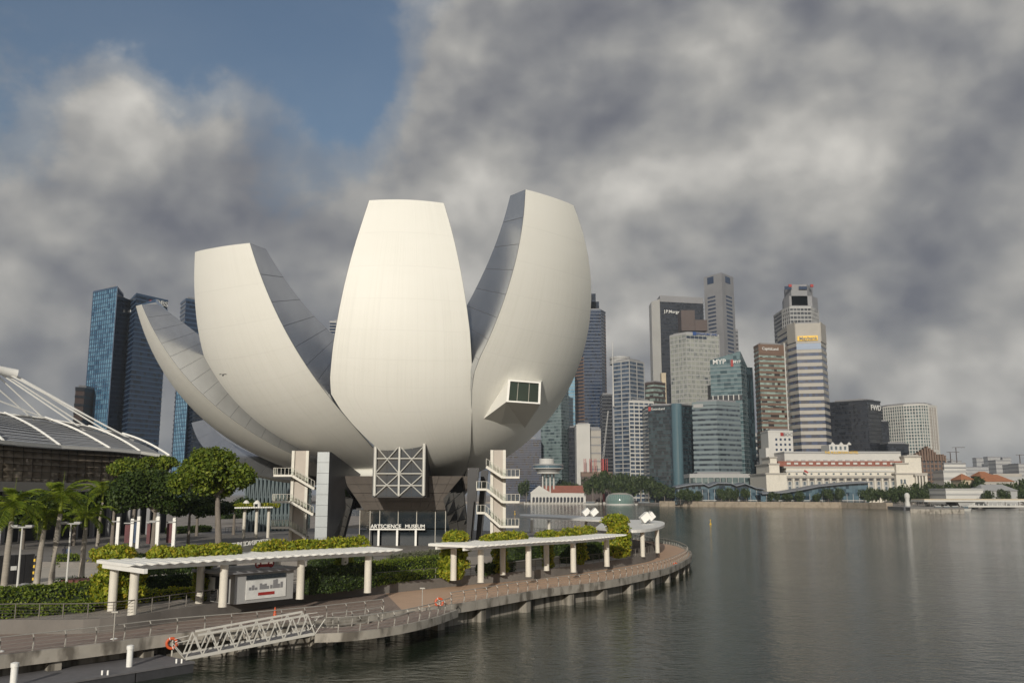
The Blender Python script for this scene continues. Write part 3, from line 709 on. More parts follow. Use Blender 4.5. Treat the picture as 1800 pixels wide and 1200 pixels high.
# gangway
g0, g1 = gd(326, 1157, .85), gd(553, 1113, 1.98); gdv = (g1 - g0); gl = gdv.length; gdir = gdv.normalized(); gp = Vector((-gdir.y, gdir.x, 0)).normalized()
gw = thing('gangway', 'white steel truss gangway sloping down to the floating pontoon', 'gangway', (g0.x, g0.y, .85))
MB().obox((g0 + g1) / 2 + gp * 1.0 + Vector((0, 0, -.06)), gdir * gl / 2, gp * .95, Vector((0, 0, .05))).build('walkway', 'pontoon_deck', gw)
nb = 8; UP = Vector((0, 0, 1.42))
for sd in (0., 2.0):
    a, b = g0 + gp * sd, g1 + gp * sd
    tr = MB().bar(a, b, .13, .2).build('bottom_chord', 'gangway_paint', gw)
    ta, tb = a.lerp(b, .5 / nb + .02) + UP, a.lerp(b, 1 - .5 / nb) + UP
    MB().bar(ta, tb, .12, .14).build('top_chord', 'gangway_paint', gw)
    for k in range(nb):
        lo0, lo1 = a.lerp(b, k / nb), a.lerp(b, (k + 1) / nb); hi = a.lerp(b, (k + .5) / nb) + UP
        MB().bar(lo0, hi, .075, .085).build('diagonal', 'gangway_paint', gw); MB().bar(hi, lo1, .075, .085).build('diagonal', 'gangway_paint', gw)
    for e, s in ((a, -1), (b, 1)):
        MB().tube([e + gdir * s * .05, e + gdir * s * .75 + Vector((0, 0, .9)), e + gdir * s * .6 + Vector((0, 0, 1.15)), e - gdir * s * .3 + Vector((0, 0, 1.2))], .035, 6).build('hoop_rail', 'gangway_paint', gw, smooth=True)
# pontoon
q0 = gd(343, 1162, .7); pd = (gd(0, 1217, .7) - q0).normalized(); pn = Vector((pd.y, -pd.x, 0))
if pn.x > 0: pn = -pn
pon = thing('pontoon', 'floating landing pontoon with grey deck at the lower left', 'pontoon', (q0.x, q0.y, 0))
L = 34
MB().obox(q0 + pd * L / 2 + pn * 2.5 + Vector((0, 0, -.06)), pd * L / 2, pn * 2.5, Vector((0, 0, .06))).build('deck', 'pontoon_deck', pon)
for k in range(8):
    c = q0 + pd * (L * (k + .5) / 8) + pn * 2.5; MB().obox((c.x, c.y, .16), pd * (L / 16 - .05), pn * 2.42, Vector((0, 0, .42))).build('float', 'pontoon_side', pon)
for k in range(6):
    for sgn in (-1, 1):
        c = q0 + pd * (1 + 5.2 * k) + pn * .35
        MB().box(c.x + sgn * .18 - .05, c.x + sgn * .18 + .05, c.y - .05, c.y + .05, .7, .98).build('cleat', 'white_paint', pon)
pile = MB().lathe((0, 0, -2), [(.2, 0), (.2, 3.7), (.24, 3.72), (.24, 3.95), (.1, 4.0), (0, 4.0)], 12).mesh('mooring_pile', 'white_paint', smooth=True)
for k, (px, py, nm) in enumerate(((23, 1206, 'nearest the corner of the picture'), (227, 1171, 'nearest the gangway'), (198, 1157, 'against the quay wall beside the thin lamp pole'), (-3, 1182, 'cut by the left picture edge'))):
    c = gd(px, py, .7); o = link('mooring_pile', pile, None, (c.x, c.y, .1)); tag(o, 'white round mooring pile ' + nm, 'pile', 'white mooring piles by the pontoon')
# pole, rings, cone
def pole(px, py, z, h, label, r=.04):
    c = gd(px, py, z); o = thing('lamp_pole', label, 'lamp pole', (c.x, c.y, z))
    MB().tube([c, c + Vector((0, 0, h))], r, 6).build('shaft', 'steel_rail', o); MB().obox(c + Vector((0, 0, h)), (.22, 0, 0), (0, .1, 0), (0, 0, .05)).build('lamp_head', 'steel_rail', o)
pole(199, 1128, ZB, 2.0, 'slim steel pole with a small head at the quay edge by the white piles')
pole(742, 1074, ZB, 1.95, 'slim steel pole where the branch walkway meets the boardwalk')
def torus(c, R, r, nrm, n=20, k=8):
    nrm = Vector(nrm).normalized(); u = nrm.orthogonal().normalized(); v = nrm.cross(u); mb = MB(); vs = []
    for i in range(n):
        a = 2 * math.pi * i / n; d = math.cos(a) * u + math.sin(a) * v
        for j in range(k):
            b = 2 * math.pi * j / k; vs.append(Vector(c) + d * (R + r * math.cos(b)) + nrm * r * math.sin(b))
    fs = [(i * k + j, ((i + 1) % n) * k + j, ((i + 1) % n) * k + (j + 1) % k, i * k + (j + 1) % k) for i in range(n) for j in range(k)]
    return mb.add(vs, fs)
for px, py, Y, lab in ((302, 1130, 67.3, 'orange life ring hung at the lower end of the gangway'), (772, 1058, 84.5, 'orange life ring on the railing where the walkways join'), (1187, 993, 134.5, 'orange life ring on the railing near the boardwalk tip')):
    c = at(px, py, Y); o = thing('life_ring', lab, 'life ring', (c.x, c.y, c.z - .4)); torus(c, .34, .1, (.3, -1, .1)).build('ring', 'orange', o, smooth=True)
    for a in range(4):
        aa = a * math.pi / 2 + .4; torus(c + Vector((math.cos(aa) * .34, 0, math.sin(aa) * .34)), .102, .03, (-math.sin(aa), 0, math.cos(aa)), 8, 4).build('band', 'white_paint', o)
    MB().box(c.x - .05, c.x + .05, c.y + .12, c.y + .2, c.z - .9, c.z + .4).build('bracket', 'steel_rail', o)
c = gd(483, 1083, ZB); o = thing('traffic_cone', 'small orange traffic cone standing on the dark boardwalk', 'cone', (c.x, c.y, ZB + .004))
MB().lathe((c.x, c.y, ZB + .004), [(.05, .75), (.16, .05)][::-1], 12).build('body', 'orange', o, smooth=True); MB().box(c.x - .22, c.x + .22, c.y - .22, c.y + .22, ZB + .004, ZB + .05).build('base', 'orange', o)
# ------------------------------------------------------------------ pergolas
def pergola(cols, label, ext0, ext1, back_d=5.0, near_d=1.1):
    C = [gd(x, y, ZP) for x, y in cols]
    path = [C[0] + (C[0] - C[1]).normalized() * ext0] + C + [C[-1] + (C[-1] - C[-2]).normalized() * ext1]
    pg = thing('pergola', label, 'pergola', (C[0].x, C[0].y, ZP)); zt = 6.62
    sp = spline([(p.x, p.y) for p in path], 10)
    bn, bb = sp, offset(sp, -back_d + 1.2)
    def beam(pl, nm):
        wall_path(pl, zt - .36, zt, .26, 'white_paint', nm, pg, -.13)
    beam(bn, 'front_beam'); beam(bb, 'rear_beam')
    for i, p in enumerate(C):
        MB().lathe((p.x, p.y, ZP), [(.36, 0), (.34, .1), (.33, zt - .36 - ZP)], 18).build('column', 'offwhite_wall', pg, smooth=True)
    bp = offset([(p.x, p.y) for p in path], -back_d + 1.2)[1:-1]
    for i, (x, y) in enumerate(bp): MB().lathe((x, y, ZP), [(.36, 0), (.33, .1), (.33, zt - .36 - ZP)], 14).build('column', 'offwhite_wall', pg, smooth=True)
    R = resample(sp, .92)
    for i, p in enumerate(R):
        a, b = R[max(i - 1, 0)], R[min(i + 1, len(R) - 1)]; t = (b - a).normalized(); n = Vector((t.y, -t.x, 0)); t3 = Vector((t.x, t.y, 0))
        c0 = Vector((p.x, p.y, zt + .12)); a_ = c0 + n * near_d; b_ = c0 - n * (back_d - near_d * .2)
        w = t3 * .17 + Vector((0, 0, .03)); h = Vector((0, 0, .12))
        # board with a tapered tip on the water side
        tip = a_ + n * .8
        MB().add([a_ - w - h, a_ + w - h, b_ + w - h, b_ - w - h, a_ - w + h, a_ + w + h, b_ + w + h, b_ - w + h, tip - w * .8 + h * .8, tip + w * .8 + h * .8, tip - w * .8 + h * .2, tip + w * .8 + h * .2],
                 [(3, 2, 1, 0), (4, 5, 6, 7), (1, 2, 6, 5), (2, 3, 7, 6), (3, 0, 4, 7), (8, 9, 5, 4)[::-1][::-1], (10, 11, 9, 8), (0, 1, 11, 10), (1, 5, 9, 11), (4, 0, 10, 8)]).build('slat', 'white_paint', pg)
    return pg, C, sp
pg1, C1, SP1 = pergola([(232, 1081), (391, 1066), (527, 1052), (646, 1041)], 'near white slatted pergola with round columns beside the kiosk', .9, 2.6)
pg2, C2, SP2 = pergola([(845, 1023), (929, 1013), (1008, 1005), (1067, 995)], 'second white slatted pergola further along the curved promenade', 2.8, 2.6)
# rounded flat canopy at the tip and the far one behind it
def flat_canopy(px, z, label, posts, boxes, th=.4):
    poly = [gd(x, y, z) for x, y in px]; poly = [(p.x, p.y) for p in poly]
    poly = spline(poly + [poly[0]], 5)[:-1]
    ar = sum(poly[i][0] * poly[(i + 1) % len(poly)][1] - poly[(i + 1) % len(poly)][0] * poly[i][1] for i in range(len(poly)))
    if ar < 0: poly = poly[::-1]
    cx = sum(p[0] for p in poly) / len(poly); cyy = sum(p[1] for p in poly) / len(poly)
    o = thing('canopy', label, 'canopy', (cx, cyy, ZP)); MB().prism(poly, z - th, z).build('roof', 'white_paint', o)
    for x, y in posts: MB().lathe((x, y, ZP), [(.36, 0), (.33, .1), (.33, z - th - ZP)], 14).build('column', 'offwhite_wall', o, smooth=True)
    for k, (x, y, lab) in enumerate(boxes):
        c = gd(x, y, z); sgn = 1 if k % 2 else -1
        s = thing('searchlight', lab, 'searchlight', (c.x, c.y, z), 'white searchlight boxes on the flat canopies')
        d = Vector((.62, .1, .52)).normalized(); e = Vector((-.5, -.1, .62)).normalized(); f_ = d.cross(e)
        cc = c + Vector((0, 0, 1.1)); MB().obox(cc, d * .8, e * .6, f_ * .66).build('housing', 'white_paint', s)
        MB().obox(cc + d * .82, d * .03, e * .5, f_ * .55).build('lens', 'dark_glass', s)
        MB().tube([c, cc], .14, 8).build('stand', 'steel_rail', s); MB().tube([c + Vector((-.6, 0, .02)), c + Vector((-.5, 0, .6)), cc], .05, 6).build('yoke', 'steel_rail', s)
C3 = gd(1130, 978, ZP)
flat_canopy([(1047, 926), (1080, 929.5), (1112, 931), (1148, 928), (1168, 921), (1160, 915), (1117, 913), (1067, 915)], 6.9, 'white round-ended flat canopy near the boardwalk tip', [(C3.x, C3.y), (C3.x + 3.6, C3.y + 9), (C3.x - 3, C3.y + 12), (C3.x + 1, C3.y + 22)],
            [(1134, 920, 'white searchlight box on the round-ended canopy, left of its pair'), (1142, 919, 'white searchlight box on the round-ended canopy, right of its pair')])
flat_canopy([(916, 906), (980, 909), (1040, 912.5), (1092, 914), (1094, 911), (1040, 907), (980, 904.5), (918, 903)], 6.9, 'long thin white canopy further behind the round-ended one', [(gd(x, 910, 6.9).x, gd(x, 910, 6.9).y) for x in (935, 965, 1030, 1070)],
            [(1030, 908, 'white searchlight box on the thin far canopy, left of its pair'), (1044, 908.5, 'white searchlight box on the thin far canopy, right of its pair')])
# ------------------------------------------------------------------ planting
def leaf_obj(name, pts, nrm, size, m, parent, jit=.8):
    o0 = Vector((0, 0, 0)); q = parent
    while q is not None: o0 += q.location; q = q.parent
    V, Fc = leaf_quads(np.asarray(pts) - np.array(o0), nrm, size, jit)
    o = bpy.data.objects.new(name, leaf_mesh(name, V, Fc, m)); COL.objects.link(o); o.parent = parent; return o
def box_leaf_pts(c, ax, ay, az, n, rough=.12):
    c, ax, ay, az = [np.array(v, float) for v in (c, ax, ay, az)]; L = [np.linalg.norm(v) for v in (ax, ay, az)]
    ar = np.array([L[1] * L[2], L[1] * L[2], L[0] * L[2], L[0] * L[2], L[0] * L[1]]); k = RNG.choice(5, n, p=ar / ar.sum())
    u = RNG.uniform(-1, 1, (n, 3))
    u[k == 0, 0] = -1; u[k == 1, 0] = 1; u[k == 2, 1] = -1; u[k == 3, 1] = 1; u[k == 4, 2] = 1
    A = np.stack([ax, ay, az]); p = c + u @ A
    nn = np.zeros((n, 3)); U = A / np.array(L)[:, None]
    for i, (j, s) in enumerate(((0, -1), (0, 1), (1, -1), (1, 1), (2, 1))): nn[k == i] = U[j] * s
    lump = np.sin(p[:, 0] * 2.1 + p[:, 2] * 1.7) * np.sin(p[:, 1] * 1.9 - p[:, 2] * 2.3)
    return p + nn * (rough * (RNG.normal(size=n) * .7 + lump)[:, None]), nn
def hedge(a, b, z, h, depth, label, m='leaf_hedge', dens=70, size=.13, rough=.12, name='hedge', cat='hedge'):
    a, b = gd(*a, z), gd(*b, z); d = (b - a); L = d.length; d.normalize(); n = Vector((-d.y, d.x, 0))
    o = thing(name, label, cat, ((a.x + b.x) / 2, (a.y + b.y) / 2, z)); c = (a + b) / 2 + n * depth / 2 + Vector((0, 0, h / 2))
    MB().obox(c - Vector((0, 0, .08)), d * (L / 2 - .1), n * (depth / 2 - .1), Vector((0, 0, h / 2 - .1))).build('inner_growth', 'leaf_core', o)
    area = L * h * 2 + L * depth + 2 * h * depth
    p, nn = box_leaf_pts(c, d * L / 2, n * depth / 2, (0, 0, h / 2), int(area * dens), rough); leaf_obj('foliage', p, nn, size, m, o); return o
hedge((-40, 1091), (166, 1075), ZP, .75, 1.2, 'low clipped hedge in front, along the promenade at far left', 'leaf_hedge', 90)
hedge((-40, 1076), (164, 1062), ZP, 1.65, 1.8, 'taller clipped hedge behind the low one at far left', 'leaf_hedge', 80)
hedge((60, 1052), (112, 1047), 3.0, .7, 1.5, 'small square hedge at the feet of the palm trees')
hedge((102, 996), (140, 994), 3.2, 1.3, 2, 'small round-cornered hedge behind the two people')
hedge((246, 1060), (345, 1050), ZP, .9, .8, 'low yellow-green hedge under the near pergola', 'leaf_vine', 80)
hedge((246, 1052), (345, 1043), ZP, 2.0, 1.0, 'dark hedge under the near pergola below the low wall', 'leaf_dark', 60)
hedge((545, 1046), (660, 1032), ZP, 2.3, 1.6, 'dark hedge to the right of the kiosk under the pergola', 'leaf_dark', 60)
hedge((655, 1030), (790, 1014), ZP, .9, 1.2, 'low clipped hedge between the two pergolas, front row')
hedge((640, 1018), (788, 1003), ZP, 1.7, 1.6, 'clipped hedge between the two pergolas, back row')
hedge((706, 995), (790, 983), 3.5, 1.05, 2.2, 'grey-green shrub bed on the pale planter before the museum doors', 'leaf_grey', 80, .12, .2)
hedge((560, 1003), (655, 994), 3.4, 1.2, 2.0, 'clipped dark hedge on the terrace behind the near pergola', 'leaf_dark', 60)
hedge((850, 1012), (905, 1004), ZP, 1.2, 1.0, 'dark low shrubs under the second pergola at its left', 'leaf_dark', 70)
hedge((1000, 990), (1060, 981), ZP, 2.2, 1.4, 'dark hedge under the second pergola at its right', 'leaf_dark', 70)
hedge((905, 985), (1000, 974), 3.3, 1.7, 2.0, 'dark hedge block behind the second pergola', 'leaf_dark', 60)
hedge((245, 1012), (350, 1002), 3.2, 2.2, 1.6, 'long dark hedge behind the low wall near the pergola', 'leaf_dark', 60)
def low_wall(a, b, z0, h, d_, label, m='pale_paving'):
    a, b = gd(*a, z0), gd(*b, z0); d = (b - a).normalized(); n = Vector((-d.y, d.x, 0))
    o = MB().obox((a + b) / 2 + n * d_ / 2 + Vector((0, 0, h / 2)), d * (b - a).length / 2, n * d_ / 2, Vector((0, 0, h / 2))).build('planter_wall', m); tag(o, label, 'wall')
low_wall((246, 1033), (352, 1022), ZP, 1.0, .8, 'low concrete seat wall under the near pergola')
low_wall((700, 1003), (792, 992), ZP, .75, 3.4, 'pale planter wall below the grey-green shrubs')
low_wall((650, 985), (705, 983), 3.3, .5, .4, 'short pale wall beside the museum forecourt')
low_wall((905, 1000), (1010, 986), ZP, .9, .6, 'pale low wall behind the second pergola columns')
low_wall((560, 1016), (660, 1005), ZP, 1.1, .5, 'pale terrace wall right of the kiosk')
def vine(blobs, n, label, size=.17, m='leaf_vine', name='climbing_vine', cat='vine', core=True):
    c = np.mean([b[0] for b in blobs], 0); zmin = min(b[0][2] - b[1][2] for b in blobs)
    o = thing(name, label, cat, (c[0], c[1], zmin)); p, d = crown_points(n, blobs, shell=.72); leaf_obj('foliage', p, d, size, m, o, .9)
    if core:
        mb = MB()
        for (bc, r) in blobs:
            mb.lathe((bc[0], bc[1], bc[2]), [(.01, -r[2] * .8), (min(r[0], r[1]) * .62, -r[2] * .5), (min(r[0], r[1]) * .7, 0), (min(r[0], r[1]) * .55, r[2] * .6), (.01, r[2] * .8)], 8)
        mb.build('stems', 'leaf_core', o, kind='stuff')
    return o
def vcol(px, y0, y1, Y, wpx, label, n=5000, size=.17):
    a, b = at(px, y1, Y), at(px, y0, Y); w = wpx * Y / FPX / 2; k = 5; bl = []
    for i in range(k):
        z = a.z + (b.z - a.z) * (i + .5) / k; bl.append(((a.x + RNG.uniform(-.2, .2) * w, Y + w * .6, z), (w * RNG.uniform(.85, 1.1), w * .9, (b.z - a.z) / k * .85)))
    return vine(bl, n, label, size)
def vtop(px0, px1, sp_off, path, label, n=2500, h=.55, half=1.4):
    """growth lying on top of a pergola between two photo columns"""
    P = offset(path, sp_off); sel = [p for p in resample(P, .9) if px0 < 900 + FPX * p.x / (p.y * CT - 5 * ST) < px1]
    bl = [((p.x, p.y, 6.95 + RNG.uniform(0, .2)), (1.0, half * RNG.uniform(.7, 1.1), h * RNG.uniform(.7, 1.3))) for p in sel]
    if bl: vine(bl, n, label, .17, core=False)
vcol(190, 966, 1069, 75.2, 84, 'large yellow-green climber swallowing the left end of the near pergola', 11000, .2)
vtop(266, 412, -3.6, SP1, 'yellow-green climber spread over the left half of the near pergola roof', 7000, .75, 1.5)
vtop(452, 650, -4.6, SP1, 'yellow-green climber spread over the right half of the near pergola roof', 5500, .7, 1.2)
vcol(350, 985, 1054, 80.5, 30, 'dark climber wound up a rear column beside the kiosk', 1800)
vcol(600, 968, 1030, 94, 34, 'dark climber on the last rear column of the near pergola', 2000)
vcol(797, 938, 1015, 101, 52, 'bushy bright climber covering the left end of the second pergola', 7000, .2)
vtop(852, 914, -3.2, SP2, 'first climber patch on the second pergola roof, nearest its left end', 2500, .7)
vtop(950, 982, -3.6, SP2, 'smallest climber patch on the second pergola roof, in its middle', 900, .5, .8)
vtop(993, 1046, -3.2, SP2, 'climber patch on the second pergola roof, toward its right end', 2300, .7)
vcol(1087, 908, 976, 127, 44, 'bright climber covering the right end of the second pergola', 5500, .22)
vcol(880, 958, 1005, 107, 28, 'leafy climber on a rear column under the second pergola, left one', 1800)
vcol(963, 955, 997, 115, 22, 'leafy climber on a rear column under the second pergola, middle one', 1600)
vcol(1020, 952, 990, 120, 24, 'leafy climber on a rear column under the second pergola, right one', 1600)
# trees -----------------------------------------------------------------------------------------------
def tree(px, base_y, z, Y, crown, label, n, m='leaf_tree', trunk_r=.35, size=.26, name='tree', group=None, lean=0.):
    """crown: list of (px, py, rx_m, rz_m) lobes seen in the photo at distance Y"""
    x = xof(px, Y, z); o = thing(name, label, 'tree', (x, Y, z), group)
    bl = []
    for (cx, cy_, rx, rz) in crown:
        p = at(cx, cy_, Y); k = max(3, int(rx * 1.6))
        for j in range(k):                   # break each lobe into clumps
            d = RNG.normal(size=3); d /= np.linalg.norm(d); d[2] = abs(d[2]) * .9 - .25
            bl.append(((p.x + d[0] * rx * .62, Y + d[1] * rx * .62, p.z + d[2] * rz * .62), (rx * .5, rx * .5, rz * .42)))
    pts, nn = crown_points(n, bl, shell=.5); nn = nn * .6 + np.array([0, 0, .5]); leaf_obj('crown', pts, nn, size, m, o, .75)
    zc = min(b[0][2] for b in bl); tr = MB(); top = Vector((x + lean, Y, zc))
    tr.tube([(x, Y, z), (x + lean * .3, Y, z + (zc - z) * .35), (x + lean * .8, Y, z + (zc - z) * .75), top], [trunk_r * 1.3, trunk_r, trunk_r * .8, trunk_r * .6], 10)
    trk = tr.build('trunk', 'bark', o, smooth=True)
    for b in bl[::2]: MB().tube([top - Vector((0, 0, .8)), Vector(b[0]).lerp(top, .5) + Vector((0, 0, .3)), b[0]], [trunk_r * .45, trunk_r * .3, .05], 6).build('branch', 'bark', trk, smooth=True)
    return o
tree(384, 0, 3.2, 122, [(375, 832, 4.9, 4.4), (335, 850, 2.9, 3.0), (412, 846, 3.0, 3.2), (372, 808, 3.4, 2.2), (365, 862, 3.4, 2.4)], 'large round-crowned green tree left of the museum', 15000, 'leaf_tree', .42, .27, lean=-.6)
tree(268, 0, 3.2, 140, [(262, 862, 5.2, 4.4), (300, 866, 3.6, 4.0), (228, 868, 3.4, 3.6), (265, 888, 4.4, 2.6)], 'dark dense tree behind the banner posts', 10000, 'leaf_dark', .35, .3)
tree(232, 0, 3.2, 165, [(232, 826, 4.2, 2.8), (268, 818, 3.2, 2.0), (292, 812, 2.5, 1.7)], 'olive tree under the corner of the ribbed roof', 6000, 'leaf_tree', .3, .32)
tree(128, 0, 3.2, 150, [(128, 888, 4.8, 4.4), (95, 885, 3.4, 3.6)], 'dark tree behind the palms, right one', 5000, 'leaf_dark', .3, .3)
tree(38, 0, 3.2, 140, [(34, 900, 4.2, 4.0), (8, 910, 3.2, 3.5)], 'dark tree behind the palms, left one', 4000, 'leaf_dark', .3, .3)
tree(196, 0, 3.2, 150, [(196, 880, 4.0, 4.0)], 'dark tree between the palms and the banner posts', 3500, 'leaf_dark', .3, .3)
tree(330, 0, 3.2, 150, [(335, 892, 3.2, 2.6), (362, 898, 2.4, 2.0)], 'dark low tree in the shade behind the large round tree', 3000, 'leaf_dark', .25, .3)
def frond_mesh():
    V = []; Fc = []; L = 3.6; n = 26
    def rach(t): return np.array([L * t * (1 - .12 * t), 0, .95 * L * (.55 * t - .78 * t * t)])
    for i in range(n):
        t = .08 + .92 * i / (n - 1); p = rach(t); ln = .95 * math.sin(math.pi * (.12 + .82 * t)) + .12
        for s in (-1, 1):
            tip = p + np.array([ln * .45, s * ln * .75, -.35 * ln + .1 * math.sin(i * 2.3)]); w = np.array([.055, 0, .02])
            b = len(V); V += [p - w, p + w, (p + tip) / 2 + w * 1.1 + np.array([0, 0, .06]), tip, (p + tip) / 2 - w * 1.1 + np.array([0, 0, .06])]; Fc.append((b, b + 1, b + 2, b + 3, b + 4))
    for i in range(8):
        a, c = rach(i / 8), rach((i + 1) / 8); b = len(V); w = np.array([0, .05 * (1 - i / 9), 0]); V += [a - w, a + w, c + w, c - w]; Fc.append((b, b + 1, b + 2, b + 3))
    me = bpy.data.meshes.new('frond'); me.from_pydata([tuple(v) for v in V], [], Fc); me.materials.append(MATS['leaf_palm']); me.update(); return me
FR = frond_mesh()
def palm(px, base_y, crown_y, label, z=3.2, lean=0., sc=1.0):
    b = gd(px, base_y, z); top = at(px, crown_y, b.y); top.x = b.x + lean; h = top.z - z
    o = thing('palm_tree', label, 'palm tree', (b.x, b.y, z), 'royal palms at the left')
    MB().tube([b, b + Vector((lean * .2, 0, h * .12)), b + Vector((lean * .5, 0, h * .5)), Vector((b.x + lean, b.y, z + h * .80))], [.36, .29, .26, .20], 12).build('trunk', 'palm_bark', o, smooth=True)
    MB().tube([(b.x + lean, b.y, z + h * .80), (b.x + lean, b.y, z + h * .9), top], [.19, .17, .08], 10).build('crownshaft', 'leaf_palm', o, smooth=True)
    MB().tube([top - Vector((0, 0, .3)), top + Vector((.12, 0, 2.3))], [.05, .01], 5).build('spear_leaf', 'leaf_palm', o)
    for k in range(15):
        a = k * 2.399 + px; tilt = .75 - 1.35 * (k / 14) + RNG.uniform(-.12, .12); s = sc * RNG.uniform(.8, 1.05)
        link('frond', FR, o, (lean, 0, h - .15), (RNG.uniform(-.25, .25), -tilt, a), (s, s, s))
palm(5, 1044, 884, 'palm tree cut by the left picture edge', lean=.2)
palm(63, 1031, 905, 'shorter palm tree close behind the tall front palm', lean=.35, sc=.85)
palm(88, 1034, 870, 'tall front palm tree with a pale flared trunk base', lean=.4)
palm(142, 1019, 903, 'palm tree with a white patch on its trunk beside the brown planter', lean=.1, sc=.85)
palm(170, 966, 862, 'furthest palm tree, right of the others', lean=.35, sc=1.15)
# park floor ---------------------------------------------------------------------------------------------
slab('park_paving', [tuple(gd(x, y, 3.2).xy) for x, y in [(-60, 1060), (60, 1056), (160, 1045), (245, 1020), (420, 985), (470, 962), (420, 930), (250, 925), (100, 925), (-60, 930)]][::1], 2.2, 3.2, 'pale_paving')
# ------------------------------------------------------------------ the far shore and the skyline
SH_PX = [(700, 884), (890, 884), (1000, 885), (1100, 886), (1160, 889), (1300, 890.5), (1480, 892), (1560, 894), (1600, 896.5), (1640, 896), (1700, 894), (1800, 890), (1950, 887)]
SH = [tuple(gd(x, y, 0).xy) for x, y in SH_PX]
slab('far_shore_ground', [(-400, 1150)] + SH + [(1600, 1300), (6000, 5000), (6000, 12000), (-6000, 12000), (-6000, 600), (-900, 420), (-400, 420)], -1, 2.2, 'paving')
slab('landward_ground', [(-400, 258.5), (-60, 258.5), (-45, 330), (-60, 420), (-200, 480), (-300, 700), (-400, 1150), (-900, 419), (-900, -100), (-400.5, -100)], -1, 2.1, 'paving')
quay2 = thing('far_quay', 'sandy stone quay wall along the far waterfront', 'quay', (SH[4][0], SH[4][1], 0))
mat('quay_stone', (.36, .30, .23), .9, 0, .18, .25, 0, (1, 1, 2), spots=((.22, .18, .13), .3, .55, (1, 1, .4)))
wall_path(SH[4:8], -1, 5.0, 6, 'quay_stone', 'stone_face', quay2, -5.2)
# facades
facade('fa_blue', lin(58, 98, 128), lin(104, 144, 168), 3.4, 4.4, .4, .10, 1.7)
facade('fa_navy', lin(26, 36, 54), lin(40, 56, 82), 2.6, 4.2, .4, .12, 1.7)
facade('fa_navy_grey', lin(24, 32, 46), lin(44, 54, 70), 2.6, 4.2, .25, .12, 1.7)
facade('fa_teal', lin(62, 78, 82), lin(112, 128, 128), 3.2, 4.2, .45, .12, 1.7)
facade('fa_darkteal', lin(30, 42, 48), lin(56, 74, 80), 2.6, 4.2, .3, .1, 1.8)
facade('fa_lightblue', lin(92, 138, 166), lin(128, 168, 190), 2.2, 3.6, .5, .1, 1.7)
facade('fa_cream', lin(92, 98, 102), lin(156, 158, 150), 2.4, 4.0, .55, .2, 1.6)
facade('fa_grey', lin(58, 60, 66), lin(90, 92, 96), 2.6, 4.0, .4, .2, 1.6)
facade('fa_window', lin(48, 56, 66), lin(96, 108, 116), 3.0, 4.0, .35, .12, 1.7)
facade('fa_maybank', lin(42, 54, 78), lin(58, 76, 108), 3.2, 4.2, .4, .12, 1.7)
facade('fa_myp', lin(66, 88, 94), lin(104, 124, 128), 4.0, 4.4, .4, .1, 1.7)
facade('fa_brown', lin(56, 52, 50), lin(150, 168, 160), 3.6, 4.2, .42, .15, 1.6)
facade('fa_corner', lin(44, 62, 72), lin(84, 110, 120), 2.2, 4.0, .4, .1, 1.7)
facade('fa_axa', lin(52, 64, 82), lin(84, 98, 116), 4, 4.2, .4, .12, 1.7)
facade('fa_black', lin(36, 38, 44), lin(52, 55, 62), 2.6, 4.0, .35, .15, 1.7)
mat('cl_white', (.57, .56, .53), .6, 0, .06, .05); mat('cl_grey', (.24, .24, .25), .65, 0, .08, .05); mat('cl_stone', (.40, .375, .335), .7, 0, .08, .06)
mat('cl_pale', (.38, .38, .375), .6, 0, .06, .05); mat('cl_brown', (.165, .105, .075), .6, 0, .1, .06); mat('cl_darkbrown', (.07, .048, .042), .6, 0, .1, .06); mat('cl_dark', (.035, .038, .045), .4, .2, .12, .06)
mat('cl_navy', (.03, .045, .075), .35, .2, .1, .05); mat('cl_beige', (.50, .42, .30), .7, 0, .08, .06); mat('cl_teal', (.21, .255, .265), .45, .1, .06, .05)
mat('cl_blueband', (.06, .10, .17), .35, .1, .1, .05); mat('tile_red', (.27, .10, .07), .8, 0, .15, .3); mat('tile_orange', (.38, .155, .07), .8, 0, .15, .2)
mat('far_haze_white', (.62, .62, .62), .8, 0, .05, .02); mat('sign_white', (.7, .7, .68), .5); mat('sign_yellow', (.85, .52, .02), .5); mat('sign_blue', (.03, .08, .25), .5)
def scaled(poly, o):
    c = Vector((sum(p[0] for p in poly) / len(poly), sum(p[1] for p in poly) / len(poly)))
    out = []
    for p in poly:
        v = Vector(p) - c; out.append(tuple(c + v * (1 + o * 1.3 / max(v.length, .1))))
    return out
